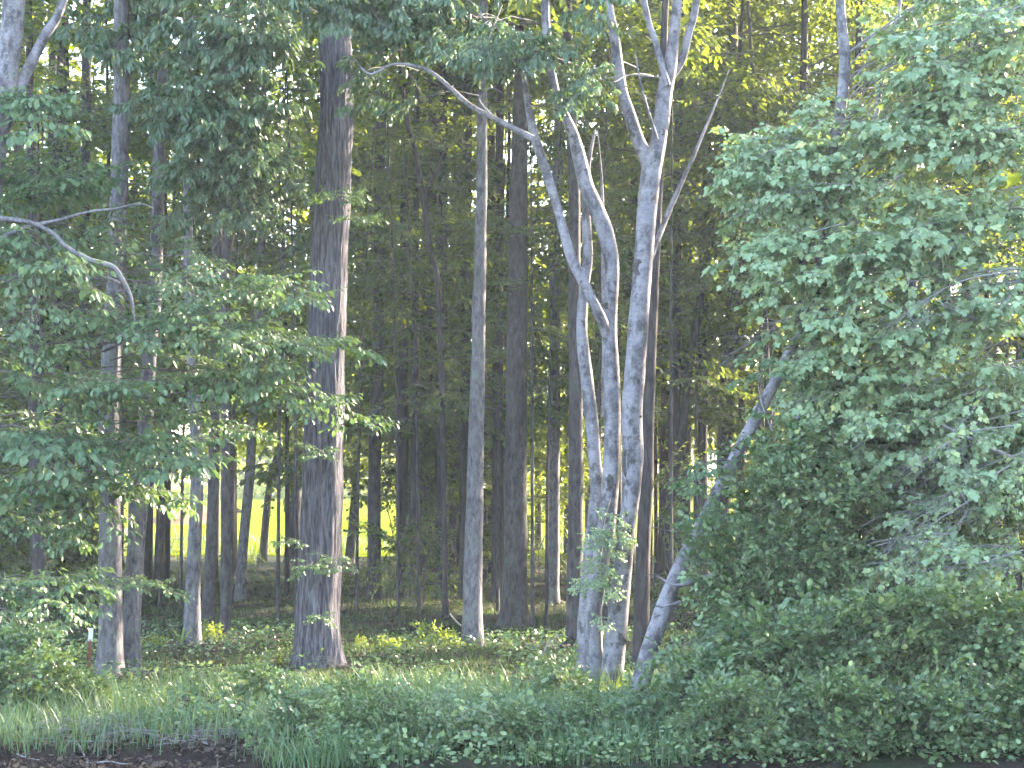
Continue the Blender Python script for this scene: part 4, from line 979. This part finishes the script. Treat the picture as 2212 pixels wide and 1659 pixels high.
# far wood across the meadow: one mass of foliage
acc = Acc(); n = 44000
cx = NP.uniform(-80, 80, 70); cyy = NP.uniform(150, 185, 70); cz = NP.uniform(2.5, 14, 70); cr = NP.uniform(4, 7.5, 70)
ci = NP.integers(0, 70, n); dd = NP.normal(size=(n, 3)); dd /= np.linalg.norm(dd, axis=1, keepdims=True); rr = NP.random(n) ** .4
P = np.stack([cx[ci], cyy[ci], cz[ci]], 1) + dd * (cr[ci] * rr)[:, None]
P[:, 2] = np.maximum(P[:, 2], 1.6)
put_leaves(acc, 'quadw', P, NP.normal(size=(n, 3)), NP.normal(size=(n, 3)) + [0, 0, .7], NP.uniform(.5, .95, n), 0)
tag(link('far_woods', acc.mesh('far_woods', [M['leaf_far']])), 'sunlit wood across the meadow glimpsed through the leaves', 'woods', None, 'stuff')

# ================================================================ GRASS, LITTER, GROUND COVER
def frustum_pts(n, y0, y1, pw=1.0, xm=1.12):
    y = y0 + (y1 - y0) * NP.random(n) ** pw; x = (NP.random(n) * 2 - 1) * y * 1106 / F * xm
    return x, y
def grass(name, label, n, y0, y1, h, wd, pw, clump=.6, mask=None, mat='grass'):
    x, y = frustum_pts(n, y0, y1, pw)
    keep = np.array([noise.noise((a * clump, b_ * clump, 8.8)) + .35 > NP.random() * .7 for a, b_ in zip(x, y)])
    if mask is not None: keep &= np.array([mask(a, b_) for a, b_ in zip(x, y)])
    x, y = x[keep], y[keep]; n = len(x); z = np.array([gz(a, b_) for a, b_ in zip(x, y)]) - .01
    a = NP.uniform(0, 2 * math.pi, n); ln = NP.uniform(*h, n); w_ = NP.uniform(*wd, n); bend = NP.uniform(.15, .8, n)
    out = np.stack([np.cos(a), np.sin(a), 0 * a], 1); sd = np.stack([-np.sin(a + NP.normal(0, .6, n)), np.cos(a), 0 * a], 1); base = np.stack([x, y, z], 1)
    def ring(u): return base + out * (bend * ln * u * u)[:, None] * .9 + np.array([0, 0, 1])[None] * (ln * (u - .25 * bend * u * u))[:, None]
    p0, p1, p2, p3 = ring(0), ring(.4), ring(.75), ring(1.0)
    V = np.stack([p0 - sd * w_[:, None], p0 + sd * w_[:, None], p1 - sd * w_[:, None] * .9, p1 + sd * w_[:, None] * .9, p2 - sd * w_[:, None] * .55, p2 + sd * w_[:, None] * .55, p3], 1)
    Fq = np.array([0, 1, 3, 2, 2, 3, 5, 4, 4, 5, 6]); L = (np.arange(n)[:, None] * 7 + Fq[None]).ravel(); S = np.tile([4, 4, 3], n)
    acc = Acc(); acc.add(V.reshape(-1, 3), L, S, 0, np.repeat(NP.random(n), 7))
    tag(link(name, acc.mesh(name, [M[mat]])), label, 'grass', None, 'stuff')
dry = lambda x, y: gz(x, y) > WATER_Z + .07
grass('grass', 'short shaded grass and moss over the floor of the wood', 95000, 23.6, 62, (.05, .16), (.003, .007), 1.5, .6, None, 'floor_grass')
grass('bank_grass', 'long arching grass on the bank above the pond', 42000, 18.9, 24.6, (.15, .46), (.003, .007), 1.0, .8, lambda x, y: dry(x, y) and (x < 1.6 or y > 22.5))
grass('meadow_grass', 'tall sunlit grass along the near edge of the meadow', 9000, 77, 92, (.25, .7), (.008, .016), 1.0, .5, None, 'grass')
def cover(name, label, cat, n, y0, y1, shape, size, mat, zr, clump, thr, tilt=.5, pw=1.0, mask=None):
    x, y = frustum_pts(n, y0, y1, pw)
    keep = np.array([noise.noise((a * clump + 31, b_ * clump, 2.2)) > thr for a, b_ in zip(x, y)])
    if mask is not None: keep &= np.array([mask(a, b_) for a, b_ in zip(x, y)])
    x, y = x[keep], y[keep]; n = len(x); z = np.array([gz(a, b_) for a, b_ in zip(x, y)]) + NP.uniform(*zr, n)
    D = NP.normal(size=(n, 3)); D[:, 2] *= .35; U = NP.normal(size=(n, 3)) * tilt + [0, -.25, 1]
    acc = Acc(); put_leaves(acc, shape, np.stack([x, y, z], 1), D, U, NP.uniform(*size, n), 0)
    tag(link(name, acc.mesh(name, [M[mat]])), label, cat, None, 'stuff')
cover('leaf_litter', 'brown dead leaves lying over the floor of the wood', 'dead leaves', 26000, 22.5, 70, 'oval', (.05, .10), 'litter', (.005, .03), .9, -.35, .35, 1.4, dry)
cover('ground_cover', 'low leafy ground cover on the bank and between the trunks', 'ground cover', 30000, 21.3, 34, 'oval', (.035, .085), 'leaf_shrub', (.02, .20), .7, -.02, .5, 1.4, dry)
cover('bank_cover', 'leafy plants crowding the lower bank at the water', 'ground cover', 30000, 18.8, 23.2, 'round', (.03, .07), 'leaf_shrub', (.03, .24), 1.3, -.05, .6, 1.0, lambda x, y: dry(x, y) and x > -2.4)

cover('mud_litter', 'dead leaves and bits of bark washed up on the wet mud at the water edge', 'dead leaves', 9000, 19.7, 21.6, 'oval', (.03, .09), 'litter', (.004, .02), 1.1, -.5, .7, 1.0, lambda x, y: x < -1.0 and gz(x, y) > WATER_Z - .01)
# ================================================================ SMALL THINGS
def steel_stake():
    b = at(194, 1440, 27.2); b.z = gz(b.x, b.y)
    t = empty('marker_stake', b, 'rusty steel stake with a white painted top beside the twin trunks', 'stake')
    tip = at(197, 1357, 27.2); mid = at(195, 1385, 27.2); u = F / 27.2
    def tee(name, p0, p1, w_, mat):
        acc = Acc(); p0 = p0 - b; p1 = p1 - b; x = Vector((1, 0, 0)); y = Vector((0, 1, 0))
        prof = [(-w_, -.004), (w_, -.004), (w_, .003), (.004, .003), (.004, .035), (-.004, .035), (-.004, .003), (-w_, .003)]
        V = [p + x * a + y * c for p in (p0, p1) for a, c in prof]; k = 8
        L = [(i, (i + 1) % k, k + (i + 1) % k, k + i) for i in range(k)]
        acc.add(np.array(V), np.array(L).ravel(), np.full(k, 4), 0); acc.add(np.array(V[8:]), np.arange(8), [8], 0)
        for s_ in (0, 1): pass
        return link(name, acc.mesh(name, [mat]), t)
    tee('post', Vector((b.x - .015, b.y, b.z - .1)), mid + Vector((0, 0, .02)), .019, M['rust'])
    tee('white_top', mid, tip, .027, M['white'])
    for i in range(3):   # studs on the face
        p = Vector((b.x - .012, b.y - .008, b.z + .05 + i * .06)) - b
        V, l, s = tube_arrays([p, p + Vector((0, -.008, 0))], [.006, .004], 6); link('stud', np_mesh('stud', V, l, s, [M['rust']]), t)
steel_stake()

# fallen branches on the bank and in the water
def fallen(label, pts, Y0, Y1, w0, w1, side=(), mat='twig', name='fallen_branch'):
    n = len(pts); P = []
    for k, (px, py) in enumerate(pts):
        P.append((at(px, py, Y0 + (Y1 - Y0) * k / (n - 1)), (w0 + (w1 - w0) * k / (n - 1)) * Y0 / F / 2))
    P = [(Vector((q.x, q.y, max(q.z, max(gz(q.x, q.y), WATER_Z) + r_ + .004))), r_) for q, r_ in P]
    t = empty(name, P[0][0], label, 'branch')
    Q, Rr = smooth_path(P, 5); V, l, s = tube_arrays([q - t.location for q in Q], Rr, 7, RNG.uniform(0, 9), .15)
    link('branch', np_mesh('branch', V, l, s, [M[mat]], smooth=True), t)
    for (i, dx, dy, w_) in side:
        p0 = P[i][0]; p1 = at(pts[i][0] + dx, pts[i][1] + dy, p0.y - .05); limb(t, p0, p1, w_ * Y0 / F / 2, .002, mat, 'twig', .1, 5, .1)
fallen('pale dead branch arching out of the water at the bottom left', [(175, 1662), (205, 1648), (235, 1645), (262, 1652), (285, 1664)], 20.35, 20.4, 4.5, 3)
fallen('short pale stick poking from the pond at the lower left', [(36, 1632), (60, 1645), (85, 1662)], 20.6, 20.5, 4, 5)
fallen('long pale dead branch lying along the water edge at left', [(60, 1644), (100, 1625), (150, 1618), (200, 1622), (260, 1628)], 21.1, 21.2, 2, 3.5, ((1, 30, -20, 2), (2, 40, 18, 2), (3, 30, -14, 2)))
fallen('second dead branch low along the water edge at left', [(40, 1640), (110, 1637), (180, 1632), (240, 1640), (300, 1640)], 20.95, 20.9, 3, 3.5, ((1, 30, -12, 2), (2, 30, 12, 2)))
fallen('thin dead branch slanting down the bank below the twin trunks', [(325, 1500), (355, 1545), (385, 1590), (415, 1620), (447, 1655)], 22.3, 20.7, 2.5, 4.5, ((1, 40, 0, 2), (2, -40, 50, 2.5), (2, 14, -80, 2)))
fallen('forked dead branch at the water edge below the oak', [(370, 1643), (400, 1625), (430, 1618), (465, 1622)], 20.95, 21, 3, 4, ((1, 20, -25, 2), (2, 25, 10, 2)))
fallen('bent dead twig standing over the pond at far left', [(95, 1625), (108, 1580), (118, 1540), (120, 1520)], 21.4, 21.6, 4, 2, ((1, 25, 30, 2),))
fallen('dead twig slanting into the water left of the arching branch', [(118, 1570), (140, 1605), (165, 1630), (182, 1655)], 21.4, 20.6, 2.5, 3.5, ((1, 25, -10, 1.6),))
fallen('low dead branch half in the water right of the arching branch', [(300, 1648), (350, 1642), (400, 1645), (450, 1636)], 20.8, 20.85, 3, 3, ((1, 30, -10, 1.6),), 'twig_dark')
fallen('pale bare twig arching in the low shrubs at bottom centre', [(1135, 1660), (1150, 1635), (1185, 1615), (1215, 1600)], 21, 21, 4, 2, ((1, 40, 10, 2),))
fallen('pale bare stem standing in the low shrubs at bottom right of centre', [(1312, 1660), (1306, 1620), (1300, 1590), (1270, 1570)], 20.9, 21, 4, 2, ((2, 30, -20, 2),))
fallen('bare pale twig standing at the edge of the right shrubs', [(1668, 930), (1645, 870), (1638, 830), (1632, 790)], 22, 22, 4, 2, ((1, -25, -40, 1.6), (2, 16, -30, 1.6)))
fallen('thin bare stalk on the floor left of the pale stems', [(1172, 1425), (1180, 1395), (1200, 1375), (1218, 1370)], 27, 27, 4, 2)
fallen('short pale stick leaning on the mottled tree', [(971, 1325), (985, 1342), (996, 1352)], 31, 31, 3, 3)
# dead brushwood washed up along the bank at left
for lab, px, py, Y, s_, dx in (('tangle of dead twigs on the mud at the far left of the bank', 60, 1620, 21.3, .6, 1), ('tangle of dead twigs on the mud below the oak', 430, 1632, 20.9, .7, -1), ('tangle of dead twigs on the mud below the twin trunks', 250, 1632, 20.9, .8, -1), ('dead twigs hanging over the bank at the far left', 150, 1600, 21.2, .7, 1)):
    b = at(px, py, Y); b.z = max(gz(b.x, b.y), WATER_Z) + .04; t = empty('dead_brush', b, lab, 'branch')
    for q in range(3): bough(t, 'bare', b + Vector((-dx * .4, RNG.uniform(-.1, .2), RNG.uniform(0, .08))), (dx, RNG.gauss(0, .35), RNG.uniform(.05, .35)), s_ * RNG.uniform(.5, .8), RNG.gauss(0, .5), 'twigs', False)
print('boughs', NB, 'objects', len(bpy.data.objects))
# ================================================================ THE HAZY EVENING AIR
def haze(density):
    x0, x1, y0, y1, z0, z1 = -420, 420, -130, 720, -3, 34
    V = [(x, y, z) for z in (z0, z1) for y in (y0, y1) for x in (x0, x1)]
    L = [(0, 2, 3, 1), (4, 5, 7, 6), (0, 1, 5, 4), (2, 6, 7, 3), (0, 4, 6, 2), (1, 3, 7, 5)]
    m, n, N, Lk = mat_new('haze_air')
    v = N.new('ShaderNodeVolumePrincipled'); v.inputs['Color'].default_value = (.86, .92, 1, 1); v.inputs['Density'].default_value = density
    v.inputs['Anisotropy'].default_value = 0.1
    o = N.new('ShaderNodeOutputMaterial'); Lk.new(v.outputs[0], o.inputs['Volume'])
    tag(link('haze', np_mesh('haze', np.array(V, float), np.array(L), np.full(6, 4), [m])), 'faint hazy evening air through the wood', 'haze', None, 'stuff')
haze(0.0006)
